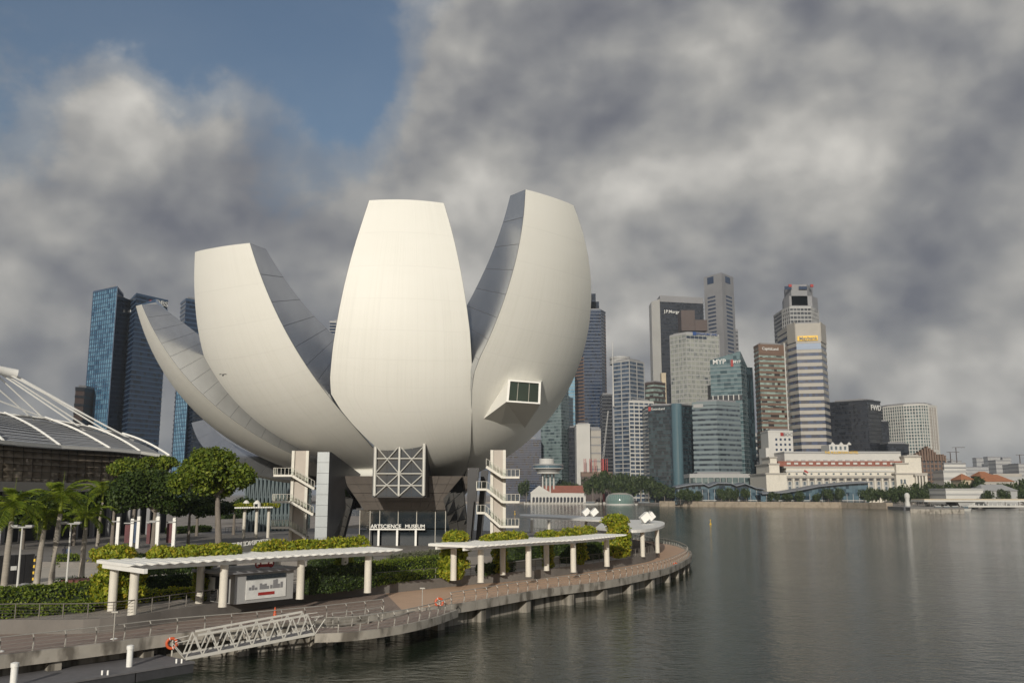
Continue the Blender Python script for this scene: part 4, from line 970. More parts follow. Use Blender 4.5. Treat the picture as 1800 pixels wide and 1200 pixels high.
def tower(label, cor, py, body, band=None, floors=0, bh=.35, depth=35, mull=None, name='office_tower', out=.35, zb=2.2, top_py=None, cat='tower', roof=True, slant=None, base_py=None, part_bands=True, group=None):
    ys = [c[1] for c in cor]; k = ys.index(min(ys)); Z = at(cor[k][0], py, cor[k][1]).z
    P = [Vector((xof(px, Y, Z), Y)) for px, Y in cor]
    poly = list(P)
    if len(P) == 3: poly.append(P[0] + P[2] - P[1])
    else: poly += [P[-1] + Vector((0, depth)), P[0] + Vector((0, depth))]
    poly = [tuple(p) for p in poly]; z0 = zb if base_py is None else at(cor[k][0], base_py, cor[k][1]).z
    t = thing(name, label, cat, (P[k].x, P[k].y, z0), group)
    ztop = Z if slant is None else [at(px, s, Y).z for (px, Y), s in zip(cor, slant)] + [Z] * (len(poly) - len(cor))
    MB().prism(poly, z0, ztop).build('core', body, t)
    zmin = Z if slant is None else min(ztop)
    if band and floors:
        st = (zmin - z0) / floors; h = st * bh; ring = MB().prism(scaled(poly, out), -h / 2, h / 2).mesh('floor_band', band, (P[k].x, P[k].y, 0))
        for i in range(1, floors + 1): link('floor_band', ring, t, (0, 0, i * st - (h / 2 if i == floors else 0)))
    if mull:                                 # (material, spacing, width, proud)
        mm, sp, w, pr = mull; mb = MB(); big = scaled(poly, pr)
        for i in range(len(cor) - 1):
            a, b = Vector(big[i]), Vector(big[i + 1]); L = (b - a).length; n = max(1, round(L / sp)); d = (b - a) / L; nn = Vector((d.y, -d.x))
            for j in range(n + 1):
                p = a + d * (L * j / n); mb.obox((p.x, p.y, (z0 + zmin) / 2), (d.x * w / 2, d.y * w / 2, 0), (nn.x * .3, nn.y * .3, 0), (0, 0, (zmin - z0) / 2 - .01))
        mb.build('mullion_grid', mm, t, kind='stuff')
    if roof and slant is None:
        MB().prism(scaled(poly, -max(3, math.dist(poly[0], poly[1]) * .12)), Z - .01, Z + 3.2).build('roof_plant', 'cl_grey', t)
        MB().prism(scaled(poly, out + .1), Z - .4, Z + 1.1).build('parapet', band or body, t)
    t['z_top'] = Z
    return t, P, Z
def sign(t, P, i, u0, u1, py, body, m, size_px, Y=None, out=1.2):
    a, b = P[i].lerp(P[i + 1], u0), P[i].lerp(P[i + 1], u1); d = (b - a).normalized(); n = Vector((d.y, -d.x)); a, b = a + n * out, b + n * out
    Ym = (a.y + b.y) / 2; z = at(900, py, Ym).z
    return text('sign_lettering', body, m, t, (a.x, a.y, z), (b.x, b.y, z), (0, 0, 1), size_px * Ym / FPX * 1.25, .25, fit=(b - a).length)
def plate(t, P, i, u0, u1, py0, py1, m, nm, out=1.0):
    a, b = P[i].lerp(P[i + 1], u0), P[i].lerp(P[i + 1], u1); d = (b - a).normalized(); n = Vector((d.y, -d.x)); a, b = a + n * out, b + n * out; Ym = (a.y + b.y) / 2
    z0, z1 = at(900, py1, Ym).z, at(900, py0, Ym).z
    return MB().add([(a.x, a.y, z0), (b.x, b.y, z0), (b.x, b.y, z1), (a.x, a.y, z1), (a.x - n.x * out, a.y - n.y * out, z0), (b.x - n.x * out, b.y - n.y * out, z0), (b.x - n.x * out, b.y - n.y * out, z1), (a.x - n.x * out, a.y - n.y * out, z1)],
                    [(0, 1, 2, 3), (1, 5, 6, 2), (4, 0, 3, 7), (3, 2, 6, 7), (0, 4, 5, 1)]).build(nm, m, t)
# --- towers behind the museum, left
tower('narrow dark brown block left of the blue glass tower', [(133, 760), (149, 765)], 682, 'cl_darkbrown', 'cl_dark', 14, .3, name='office_block', cat='building')
t, P, Z = tower('tall pale blue glass tower, leftmost of the skyline', [(165, 790), (206, 770), (216, 800)], 505, 'fa_blue', 'cl_blueband', 48, .16, mull=('cl_blueband', 3.4, .25, .3))
MB().prism([(P[1].x, P[1].y - .5), (P[2].x + 2, P[2].y), (P[2].x + 2, P[2].y + 40), (P[1].x + 2, P[1].y + 30)], 2.2, Z - 6).build('dark_side', 'fa_navy_grey', t)  # navy over the blue tower's right face puts its shade into the colour
t, P, Z = tower('dark navy link block between the blue tower and the peaked one', [(212, 800), (238, 790)], 547, 'fa_navy_grey', 'cl_navy', 40, .3)
plate(t, P, 0, .05, .85, 546, 550, 'sign_white', 'sign_panel', 2)
t, P, Z = tower('dark navy glass tower with a peaked corner and red and white sign', [(213, 835), (240, 770), (295, 800)], 517, 'fa_navy', 'cl_blueband', 44, .3)
plate(t, P, 1, .42, .55, 528, 537, 'red_sign', 'sign_emblem', 2)
sign(t, P, 1, .58, .98, 533.5, 'DBS', 'sign_white', 9)
tower('navy tower with ribbed side showing between two petals', [(318, 880), (327, 860), (372, 880)], 526, 'fa_navy', 'cl_blueband', 44, .32)
t, P, Z = tower('lower blue glass tower under the leftmost petal', [(313, 690), (333, 680)], 650, 'fa_lightblue', 'cl_blueband', 34, .12, mull=('cl_blueband', 2.2, .2, .2))
t, P, Z = tower('lower dark glass tower beside the pale blue one under the petal', [(333, 690), (343, 672), (388, 690)], 655, 'fa_navy_grey', 'cl_navy', 34, .25)
tower('dark blue tower top with pale bands glimpsed between two petals', [(580, 900), (640, 905)], 566, 'fa_navy', 'cl_pale', 60, .22)
tower('dark block low behind the left stair tower', [(432, 420), (520, 430)], 838, 'fa_navy', 'cl_navy', 8, .3, name='office_block', cat='building')
# --- right of the museum
tower('dark glass block low beside the tallest petal', [(880, 1235), (951, 1230)], 772, 'fa_navy', 'cl_navy', 26, .25)
tower('teal banded glass tower beside the tallest petal', [(950, 1260), (986, 1240), (999, 1262)], 660, 'fa_teal', 'cl_teal', 40, .22)
tower('slim pale green glass tower behind the teal one', [(996, 1330), (1010, 1330)], 640, 'fa_lightblue', 'cl_teal', 42, .2)
t, P, Z = tower('tall dark tower with brown ribbed corners right of the museum', [(1006, 1400), (1024, 1380), (1056, 1380), (1064, 1400)], 545, 'fa_navy', 'cl_navy', 56, .3, depth=60)
st = Z / 56
ring = MB().prism(scaled([(P[2].x - 2, P[2].y - .5), (P[3].x, P[3].y - .5), (P[3].x, P[3].y + 50), (P[2].x - 2, P[2].y + 50)], .3), 0, st * .5).mesh('brown_rib', 'cl_brown', (P[1].x, P[1].y, 0))
ring2 = MB().prism(scaled([(P[0].x, P[0].y - 3), (P[1].x + 1, P[1].y - 1), (P[1].x + 1, P[1].y + 50), (P[0].x, P[0].y + 50)], .3), 0, st * .5).mesh('brown_rib', 'cl_brown', (P[1].x, P[1].y, 0))
for i in range(1, 55): link('brown_rib', ring, t, (0, 0, i * st))
for i in range(1, 42): link('brown_rib', ring2, t, (0, 0, i * st))
for (a, b, y) in ((1036, 1053, 530), (1036, 1047, 516)):
    zz = at(a, y, 1390).z; MB().prism([(xof(a, 1390, zz), 1390), (xof(b, 1390, zz), 1390), (xof(b, 1390, zz), 1430), (xof(a, 1390, zz), 1430)], Z - 1, zz).build('crown_step', 'fa_navy_grey', t)
tower('dark block beside the pale concrete building', [(1000, 1225), (1014, 1220)], 752, 'fa_black', 'cl_dark', 16, .3, name='office_block', cat='building')
t, P, Z = tower('pale concrete block with blank grey end wall', [(1013, 1190), (1037, 1180)], 746, 'cl_white', None, 0, depth=40, name='office_block', cat='building')
tower('grey slit-windowed block joined to the pale concrete one', [(1036, 1195), (1056, 1195)], 754, 'cl_stone', 'cl_grey', 9, .18, name='office_block', cat='building')
tower('slim dark block behind the red cranes', [(1058, 1330), (1076, 1330)], 694, 'fa_black', 'cl_dark', 30, .3, name='office_block', cat='building')
t, P, Z = tower('white banded tower with a round crown and mast', [(1078, 1210), (1106, 1190), (1131, 1215)], 633, 'fa_axa', 'cl_pale', 34, .24, mull=('cl_pale', 14, 1.2, .5))
c0 = (xof(1092, 1210, Z), 1225); MB().lathe((c0[0], c0[1], Z - 1), [(14, 0), (14, 4), (13, 4.2), (13, 7), (14, 7.2), (14, 10), (12, 10)], 28).build('round_crown', 'cl_pale', t)
MB().tube([(xof(1077, 1205, Z), 1205, Z - 60), (xof(1077, 1205, Z + 8), 1205, at(1077, 600, 1205).z)], [1.1, .3], 8).build('mast', 'cl_white', t)
tower('lower white banded wing of the round-crowned tower', [(1106, 1188), (1148, 1200)], 705, 'fa_axa', 'cl_white', 25, .34, mull=('cl_white', 8, 1.0, .5))
t, P, Z = tower('dark block with warm lit windows and beige corner behind the white tower', [(1131, 1300), (1150, 1285), (1169, 1300)], 672, 'fa_brown', 'cl_darkbrown', 24, .4)
MB().prism([(xof(1163, 1302, Z), 1302), (xof(1171, 1302, Z), 1302), (xof(1171, 1302, Z), 1330), (xof(1163, 1302, Z), 1330)], 2.2, at(1166, 655, 1302).z).build('beige_corner', 'cl_beige', t)
t, P, Z = tower('tall dark tower with a white flank and illuminated name near its top', [(1146, 1330), (1160, 1310), (1236, 1325)], 528, 'fa_black', 'cl_dark', 56, .3)
MB().prism([(P[0].x - 1, P[0].y), (P[1].x - .5, P[1].y - 1.5), (P[1].x + 2, P[1].y + 10), (P[0].x, P[0].y + 30)], 2.2, Z + 2).build('white_flank', 'cl_white', t)  # white colour also carries the sunlit brightness of this left face
MB().prism([(P[1].x, P[1].y - 1), (P[2].x, P[2].y - 1), (P[2].x, P[2].y + 30), (P[1].x, P[1].y + 30)], Z - 2, at(1200, 522, 1320).z).build('grey_crown', 'cl_grey', t)
sign(t, P, 1, .08, .47, 548, 'J.P.Morgan', 'sign_white', 7)
for (a, b, y, yb) in ((1197, 1221, 545, 581), (1221, 1243, 562, 581)):
    zz = at(a, y, 1200).z; MB().prism([(xof(a, 1200, zz), 1200), (xof(b, 1200, zz), 1200), (xof(b, 1200, zz), 1225), (xof(a, 1200, zz), 1225)], at(a, yb, 1200).z, zz).build('roof_fin', 'cl_darkbrown', t)
t, P, Z = tower('tallest plain grey tower with slit windows and a corner peak', [(1237, 1330), (1268, 1300), (1289, 1330)], 479, 'cl_grey', None, 0, roof=False)
st = (Z - 30) / 52; mb = MB()
for f_, (u0, u1) in ((0, (.18, .62)), (1, (.3, .8))):
    a, b = P[f_], P[f_ + 1]; d = (b - a).normalized(); n = Vector((d.y, -d.x)); L = (b - a).length
    for i in range(50):
        for k in range(7):
            u = u0 + (u1 - u0) * (k + .5) / 7; p = a + d * L * u + n * .05; z = 14 + i * st
            mb.obox((p.x, p.y, z), (d.x * L * (u1 - u0) / 18, d.y * L * (u1 - u0) / 18, 0), (n.x * .25, n.y * .25, 0), (0, 0, st * .22))
mb.build('window_grid', 'fa_navy', t, kind='stuff')
plate(t, P, 0, .2, .55, 487, 499, 'fa_navy', 'louvre_panel', .4); plate(t, P, 1, .3, .7, 487, 498, 'fa_navy', 'louvre_panel', .4)
tower('slim grey tower edge behind the plain grey tower', [(1287, 1400), (1297, 1400)], 580, 'fa_grey', 'cl_grey', 40, .3)
t, P, Z = tower('pale cream-windowed tower with a blue name sign on its top', [(1178, 1170), (1206, 1150), (1263, 1165)], 586, 'fa_cream', 'cl_pale', 36, .24, mull=('cl_pale', 6, .5, .35))
plate(t, P, 1, .0, .62, 591, 595, 'cl_navy', 'roof_slot', .5)
plate(t, P, 1, .2, .3, 583, 589, 'sign_blue', 'sign_emblem', .9); sign(t, P, 1, .3, .95, 587.5, 'SINGAPORE LAND', 'sign_blue', 5.5)
t, P, Z = tower('dark teal glass block with a bright rounded corner', [(1139, 1110), (1176, 1100), (1190, 1092), (1202, 1100), (1219, 1112)], 712, 'fa_darkteal', 'cl_dark', 26, .16, depth=50)
plate(t, P, 0, .02, .14, 715, 722, 'red_sign', 'sign_emblem', .8); sign(t, P, 0, .16, .8, 718.5, 'GuocoLand', 'sign_white', 6)
c0 = P[2]; MB().lathe((c0.x, c0.y + 4, 2.2), [(6.5, 0), (6.5, Z - 2.2 + 2)], 24).build('rounded_corner', 'fa_corner', t)
t, P, Z = tower('green glass tower with a raked roof and repeated name sign', [(1248, 1090), (1302, 1075), (1314, 1100)], 636, 'fa_myp', 'cl_teal', 32, .18, roof=False, slant=[633, 617, 646])
sign(t, P, 0, .1, .52, 636, 'MYP', 'sign_white', 9); plate(t, P, 0, .68, .76, 632, 644, 'red_sign', 'sign_emblem', .8); sign(t, P, 0, .76, 1.0, 636, 'MYP', 'sign_white', 7)
plate(t, P, 0, 0, 1, 695, 704, 'cl_dark', 'sky_garden', .5)
for k in range(6):
    pcol = P[0].lerp(P[1], (k + .3) / 6); zz = at(1270, 704, 1085).z; MB().box(pcol.x - .5, pcol.x + .5, pcol.y - 1.6, pcol.y - .7, zz, zz + 6.4).build('garden_column', 'cl_white', t)
MB().prism([(P[1].x - 10, P[1].y + 6), (P[2].x + 6, P[2].y), (P[2].x + 6, P[2].y + 40), (P[1].x - 10, P[1].y + 40)], 2.2, at(1310, 645, 1095).z).build('dark_side', 'fa_darkteal', t)
t, P, Z = tower('light grey-green banded office block in front of the green tower', [(1217, 1040), (1259, 1025), (1300, 1045)], 706, 'fa_window', 'cl_teal', 20, .56)
plate(t, P, 0, .05, .45, 710, 716, 'cl_pale', 'sign_panel', 1.0)
tower('glass podium at the foot of the light banded block', [(1213, 1015), (1318, 1015)], 834, 'fa_teal', 'cl_pale', 2, .2, mull=('cl_pale', 7, .6, .4), name='glass_podium', cat='building')
tower('small white-framed block far between the green and brown towers', [(1316, 1500), (1332, 1500)], 762, 'fa_window', 'cl_white', 9, .4, mull=('cl_white', 5, 1, .4), name='office_block', cat='building')
t, P, Z = tower('brown tower with scattered lit windows and name in white script', [(1325, 1080), (1333, 1060), (1378, 1068)], 606, 'fa_brown', 'cl_brown', 34, .5)
plate(t, P, 1, 0, 1, 606, 622, 'cl_brown', 'top_band', .6); sign(t, P, 1, .12, .75, 613, 'CapitaLand', 'sign_white', 7)
MB().prism([(P[2].x - .5, P[2].y - 1), (xof(1393, 1070, Z), 1070), (xof(1393, 1070, Z), 1100), (P[2].x, P[2].y + 25)], 2.2, at(1385, 603, 1070).z).build('white_flank', 'cl_white', t)
# octagonal stepped grey tower behind
t, P, Z = tower('stepped grey tower with red emblems at its crown', [(1375, 1180), (1388, 1160), (1425, 1160), (1438, 1182)], 540, 'fa_grey', 'cl_pale', 46, .3, depth=40, mull=('cl_pale', 5, .6, .4))
for (a, b, y) in ((1377, 1437, 520), (1380, 1428, 500)):
    zz = at(a, y, 1165).z; q = [(xof(a, 1180, zz), 1180), (xof(a + 10, 1165, zz), 1165), (xof(b - 10, 1165, zz), 1165), (xof(b, 1180, zz), 1180), (xof(b, 1200, zz), 1205), (xof(a, 1200, zz), 1205)]
    MB().prism(q, Z - 3, zz).build('crown_step', 'cl_grey', t)
zz = at(1400, 500, 1165).z
for a, b in ((1379, 1391), (1404, 1418)): MB().box(xof(a, 1163, zz), xof(b, 1163, zz), 1162.5, 1164, zz - 7, zz - 3).build('crown_opening', 'fa_navy', t)
for a in (1386, 1424): MB().box(xof(a, 1163, zz), xof(a + 5, 1163, zz), 1161.5, 1164, zz - 4, zz - .5).build('sign_emblem', 'red_sign', t)
t, P, Z = tower('banded blue and stone tower with a yellow sign', [(1384, 1055), (1398, 1036), (1441, 1030), (1450, 1055)], 569, 'fa_maybank', 'cl_stone', 26, .52, depth=40)
plate(t, P, 0, 0, 1, 569, 603, 'cl_stone', 'stone_crown', .9); plate(t, P, 1, 0, 1, 569, 603, 'cl_stone', 'stone_crown', .9); plate(t, P, 2, 0, 1, 569, 603, 'cl_stone', 'stone_crown', .9)
plate(t, P, 1, 0, 1, 603, 614, 'cl_blueband', 'blue_band', .7)
plate(t, P, 1, .05, .88, 590, 598.5, 'sign_yellow', 'sign_panel', 2.0); sign(t, P, 1, .12, .85, 594.5, 'Maybank', 'cl_dark', 6.3, out=2.6)
t, P, Z = tower('broad dark charcoal block with three white letters near its corner', [(1457, 1085), (1524, 1055), (1547, 1072)], 704, 'fa_black', 'cl_dark', 24, .2)
sign(t, P, 1, .2, .95, 717, 'FWD', 'sign_white', 9.5)
tower('lower step of the charcoal block at its right end', [(1545, 1076), (1562, 1080)], 742, 'fa_black', 'cl_dark', 18, .2, depth=50)
tower('small dark block beside the brown stepped building', [(1560, 1040), (1597, 1045)], 781, 'fa_black', 'cl_dark', 8, .25, name='office_block', cat='building')
t, P, Z = tower('tower wrapped in a fine white lattice with a curved corner', [(1553, 1100), (1588, 1075), (1618, 1065), (1630, 1068), (1645, 1090)], 711, 'fa_teal', 'cl_white', 30, .26, depth=60, mull=('cl_white', 3.4, .9, .5))
for k in range(3):
    u = .2 + .28 * k; plate(t, P, 3, u, u + .14, 716, 790, 'cl_brown', 'red_strip', .55)
t, P, Z = tower('brown gridded building rising in steps to a central peak', [(1600, 1025), (1660, 1025)], 800, 'fa_grey', 'cl_brown', 11, .36, mull=('cl_brown', 4.4, 1.5, .6), name='stepped_building', cat='building', roof=False)
for k in range(13):
    x0 = 1600 + 60 * k / 13; hgt = [800, 799, 796, 793, 790, 787, 784, 787, 790, 794, 798, 798, 798][k]; zz = at(x0, hgt, 1023).z
    MB().box(xof(x0 + .5, 1023, zz), xof(x0 + 3.6, 1023, zz), 1022.6, 1029, Z - 6, zz).build('fin', 'cl_brown', t)
# white bank building
t, P, Z = tower('white low tower with a red emblem left of the classical hotel', [(1350, 985), (1393, 990)], 758, 'cl_white', None, 0, depth=30, name='bank_building', cat='building')
mb = []
for i in range(8):
    for j in range(4):
        plate(t, P, 0, .28 + j * .18, .36 + j * .18, 770 + i * 9, 774 + i * 9, 'fa_navy', 'window', .12)
plate(t, P, 0, .5, .62, 760, 766, 'red_sign', 'sign_emblem', .4); sign(t, P, 0, .62, .98, 763.5, 'BOC', 'cl_grey', 5, out=.6)
MB().box(xof(1346, 983, 60), P[0].x, 983, 1010, 2.2, at(1350, 787, 983).z).build('side_wing', 'cl_white', t)
# construction lift frames and crane
for px, lab in ((1028, 'left'), (1038, 'second from left'), (1046, 'middle'), (1058, 'second from right'), (1066, 'right')):
    Yc = 1170; z1 = at(px, 806, Yc).z; zb_ = at(px, 829, Yc).z; x = xof(px, Yc, z1); o = thing('scaffold_tower', 'red lattice scaffold tower on the building site, ' + lab + ' of five', 'scaffold', (x, Yc, zb_), 'red scaffold towers')
    for sx in (-1.2, 1.2): MB().box(x + sx - .3, x + sx + .3, Yc - .3, Yc + .3, zb_, z1).build('post', 'red_sign', o)
    for k in range(6): z = zb_ + (z1 - zb_) * k / 6; MB().bar((x - 1.2, Yc, z), (x + 1.2, Yc, z + (z1 - zb_) / 6), .3, .3).build('brace', 'red_sign', o)
a, b = at(1060, 806, 1165), at(1069, 722, 1165); o = thing('crane', 'pale luffing crane jib above the red scaffold towers', 'crane', (a.x, a.y, 2.2))
MB().bar((a.x, a.y, 2.2), a, 2.2, 2.2).build('mast', 'red_sign', o)
for s in (-1, 1): MB().bar(a + Vector((s * .9, 0, 0)), b + Vector((s * .3, 0, 0)), .45, .45).build('jib_chord', 'cl_pale', o)
for k in range(14): MB().bar(a.lerp(b, k / 14) + Vector((-.9, 0, 0)), a.lerp(b, (k + 1) / 14) + Vector((.7, 0, 0)), .25, .25).build('jib_lacing', 'cl_pale', o)
tower('brown podium deck of the building site', [(1022, 1175), (1076, 1175)], 829, 'cl_darkbrown', 'cl_brown', 2, .3, name='site_podium', cat='building', roof=False)
# ------------------------------------------------------------------ the classical hotel
YF = 940.0
ho = thing('hotel', 'long pale classical hotel with a red roof band above its colonnade', 'hotel', (xof(1490, YF, 10), YF, 2.2))
def hb(x0, x1, y0, y1, Yf, dep, m, nm, par=ho):
    z0 = 2.2 if y1 is None else at(900, y1, Yf).z; z1 = at(900, y0, Yf).z
    return MB().box(xof(x0, Yf, 15), xof(x1, Yf, 15), Yf, Yf + dep, z0, z1).build(nm, m, par)
hb(1354, 1606, 838, None, YF, 60, 'offwhite_wall', 'colonnade_wall')
hb(1384, 1577, 822, 838.05, YF + 3, 56, 'offwhite_wall', 'attic_storey'); hb(1383, 1579, 826, 829.2, YF + 2, 3, 'cl_white', 'white_awning')
hb(1380, 1580, 835.5, 839.2, YF - 1.5, 62, 'cl_stone', 'cornice')
hb(1370, 1594, 810, 819.0, YF + 5, 50, 'tile_red', 'red_roof_band'); hb(1380, 1579, 819, 822.2, YF + 2.6, 50, 'cl_stone', 'roof_cornice')
hb(1382, 1588, 796, 810.1, YF + 9, 44, 'cl_white', 'upper_roof'); hb(1382, 1588, 793, 796.1, YF + 8, 46, 'cl_pale', 'roof_parapet')
text('sign_lettering', 'THE FULLERTON HOTEL', 'sign_yellow', ho, (xof(1450, YF + 7, 50), YF + 7.5, at(900, 795, YF + 7).z), (xof(1510, YF + 7, 50), YF + 7.5, at(900, 795, YF + 7).z), (0, 0, 1), 3.2, .1)
for k in range(15):
    x = 1389 + 13.05 * k
    hb(x - 3.4, x + 3.4, 812.5, 816, YF + 4.2, 3, 'cl_white', 'dormer'); hb(x - 3.6, x + 3.6, 807.6, 810.2, YF + 8.2, 3, 'cl_pale', 'vent_hood')
    hb(x - 4.4, x + 4.4, 840, 847, YF - .15, .6, 'cl_stone', 'bay_head'); o = hb(x - 3.9, x + 3.9, 841.5, 866, YF - .12, .5, 'cl_pale', 'bay_recess')
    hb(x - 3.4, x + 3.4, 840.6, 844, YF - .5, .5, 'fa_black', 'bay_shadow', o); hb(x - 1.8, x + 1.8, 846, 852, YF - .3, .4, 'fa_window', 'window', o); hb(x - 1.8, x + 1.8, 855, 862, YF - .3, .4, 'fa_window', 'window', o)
    hb(x - 1.6, x + 1.6, 831, 834, YF + 2.7, .5, 'fa_window', 'attic_window')
for k in range(16):
    x = 1382.5 + 13.05 * k; xm = xof(x, YF - 1, 15); MB().lathe((xm, YF - 1.0, 2.2), [(1.25, 0), (1.2, 1), (1.05, at(900, 840, YF).z - 3.4), (1.35, at(900, 840, YF).z - 2.3)], 10).build('column', 'offwhite_wall', ho, smooth=True)
# end pavilions
for (a, b, y, Yo, d_) in ((1348, 1384, 832, -3, 64), (1354, 1372, 815, 0, 50), (1356, 1368, 803.5, 2, 30), (1577, 1632, 832, -6, 66), (1578, 1600, 814, -2, 50), (1594, 1623, 802, -1, 40), (1600, 1618, 800, 1, 30)):
    hb(a, b, y, None, YF + Yo, d_, 'offwhite_wall', 'end_pavilion'); hb(a - 1.2, b + 1.2, y - 1.2, y + 1.2, YF + Yo - 1.2, d_ + 2, 'cl_stone', 'pavilion_cornice')
for k in range(4): hb(1612 + k * 5.2, 1614.4 + k * 5.2, 836, None, YF - 9.5, 3, 'offwhite_wall', 'portico_column')
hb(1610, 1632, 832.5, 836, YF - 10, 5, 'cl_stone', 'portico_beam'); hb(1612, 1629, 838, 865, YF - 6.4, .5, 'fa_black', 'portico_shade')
for x in (1586, 1592): hb(x - 1.6, x + 1.6, 842, 850, YF - 6.4, .6, 'fa_window', 'window')
hb(1462, 1496, 781, 793.2, YF + 14, 25, 'cl_white', 'roof_pavilion')
for k in range(4): hb(1464.5 + k * 8, 1468 + k * 8, 784, 790, YF + 13.6, .6, 'fa_window', 'window')
for a in (1464, 1479, 1493): MB().lathe((xof(a, YF + 20, 60), YF + 20, at(900, 781.2, YF + 14).z), [(2.2, 0), (2.2, 1), (1, 2.2), (0, 3.2)], 10).build('finial', 'cl_white', ho)
MB().bar(at(1413, 840, YF - 4), at(1420, 831, YF - 4), .25, .25).build('flag_pole', 'cl_white', ho); MB().quad(at(1413, 828, YF - 4), at(1420, 832, YF - 4), at(1421, 829, YF - 4), at(1414, 825, YF - 4)).build('flag', 'red_sign', ho)
# ------------------------------------------------------------------ waterfront pavilions with wavy roofs
def wavy(px0, px1, pts, Y, label, y_base=877):
    o = thing('waterfront_pavilion', label, 'pavilion', (xof((px0 + px1) / 2, Y, 8), Y, 2.2))
    A = [at(x, y, Y - 3) for x, y in pts]; B = [p + Vector((0, 24, 1.2)) for p in A]; up = Vector((0, 0, .7)); n = len(A)
    mb = MB().add(A + B + [p + up for p in A] + [p + up for p in B], [f for i in range(n - 1) for f in ((i, i + 1, 2 * n + i + 1, 2 * n + i), (2 * n + i, 2 * n + i + 1, 3 * n + i + 1, 3 * n + i), (i + 1, i, n + i, n + i + 1))]); mb.build('wavy_roof', 'cl_roofblue', o, smooth=True)
    x0, x1 = xof(px0, Y, 8), xof(px1, Y, 8); zt = min(p.z for p in A) - .3
    Q = [Vector((p.x, Y + 3, 2.2)) for p in A] + [Vector((p.x, Y + 3, p.z + .3)) for p in A]; uvq = []
    fsq = [(i, i + 1, n + i + 1, n + i) for i in range(n - 1)]
    MB().add(Q, fsq, [[(Q[j].x, Q[j].z) for j in f] for f in fsq]).build('glass_hall', 'fa_pav', o)
    MB().box(x0 + 2, x1 - 2, Y + 3.5, Y + 20, 2.2, zt).build('rear_hall', 'fa_pav', o)
    for k in range(int((x1 - x0) / 6) + 1): MB().box(x0 + 2 + k * 6 - .2, x0 + 2 + k * 6 + .2, Y + 2.2, Y + 2.8, 2.2, zt + .4).build('mullion', 'cl_pale', o)
    MB().box(x0 + 1, x1 - 1, Y + 1.6, Y + 3.2, 5.6, 6.2).build('floor_edge', 'cl_white', o)
mat('cl_roofblue', (.20, .22, .25), .5, .3, .1, .05); facade('fa_pav', lin(48, 64, 78), lin(92, 114, 126), 3, 3.4, .4, .12, 1.6)
wavy(1190, 1345, [(1188, 857), (1215, 852), (1238, 851), (1246, 855), (1262, 849), (1286, 850), (1295, 854), (1310, 850), (1330, 858), (1345, 860)], 915, 'low glass waterfront pavilion with several wavy grey roofs')
wavy(1345, 1530, [(1340, 868), (1380, 866), (1410, 861), (1440, 855), (1480, 851), (1510, 849), (1530, 848)], 888, 'long glass waterfront pavilion with one rising grey roof')
# customs tower, pier hall, dome
Yc = 1130
c = at(964, 850, Yc); o = thing('lookout_tower', 'white lookout tower with a round glazed cabin on slim columns', 'tower', (c.x, Yc, 2.2))
for k in range(4): MB().tube([(c.x - 7 + 4.6 * k, Yc + (k % 2) * 4, 2.2), (c.x - 7 + 4.6 * k, Yc + (k % 2) * 4, at(964, 832, Yc).z)], 1.0, 8).build('column', 'cl_white', o, smooth=True)
zz = at(964, 833, Yc).z
MB().lathe((c.x, Yc, zz), [(6, 0), (14, .6), (14, 2.2), (13, 2.4)], 28).build('lower_deck', 'cl_white', o, smooth=True); MB().lathe((c.x, Yc, zz + 2.4), [(12, 0), (17, 4.2)], 28).build('cabin_skirt', 'cl_pale', o)
MB().lathe((c.x, Yc, zz + 6.6), [(17.6, 0), (18.4, 4.2)], 28).build('cabin_glass', 'fa_pav', o); MB().lathe((c.x, Yc, zz + 6.3), [(17, 0), (19, .2), (19, 1)], 28).build('cabin_rim', 'cl_white', o)
MB().lathe((c.x, Yc, zz + 10.6), [(19, 0), (19, 1.2), (9, 2.0)], 28).build('cabin_roof', 'cl_pale', o); MB().lathe((c.x - 2, Yc, zz + 12), [(9, 0), (9, 6.5), (8, 7)], 20).build('drum', 'cl_white', o)
Yp = 1128; ph = thing('pier_hall', 'white arched pier hall with a red roof', 'hall', (xof(980, Yp, 5), Yp, 1))
x0, x1, xg = xof(933, Yp, 8), xof(1030, Yp, 8), xof(963, Yp, 8); z0, z1, zr_ = 2.2, at(980, 866, Yp).z, at(980, 853, Yp).z
MB().box(x0, x1, Yp, Yp + 30, z0, z1).build('hall_wall', 'cl_white', ph)
MB().add([(x0 - 1, Yp - .4, z1), (xg + 4, Yp - .4, z1), ((x0 + xg) / 2, Yp - .4, zr_), (x0 - 1, Yp + 30, z1), (xg + 4, Yp + 30, z1), ((x0 + xg) / 2, Yp + 30, zr_)], [(0, 1, 2), (1, 4, 5, 2), (3, 0, 2, 5)]).build('gable', 'cl_white', ph)
MB().add([(xg, Yp + 1, z1), (x1, Yp - .8, z1), (x1 - 4, Yp + 9, zr_), (xg - 8, Yp + 9, zr_), (x1, Yp + 30, z1)], [(0, 1, 2, 3), (1, 4, 2)]).build('red_roof', 'tile_red', ph)
for k in range(15):
    xa = x0 + 2 + (x1 - x0 - 4) * k / 15; w = (x1 - x0) / 15 * .66; hh = (z1 - z0) * .72
    arch = [(xa, Yp - .25, z0)] + [(xa + w, Yp - .25, z0)] + [(xa + w / 2 + w / 2 * math.cos(a), Yp - .25, z0 + hh * .6 + w / 2 * math.sin(a)) for a in np.linspace(0, math.pi, 9)]
    MB().add(arch, [tuple(range(len(arch)))]).build('arch_opening', 'fa_black', ph)
MB().box(x0 - 8, x1 + 25, Yp - 12, Yp, -.5, 2.0).build('pier_deck', 'cl_stone', ph)
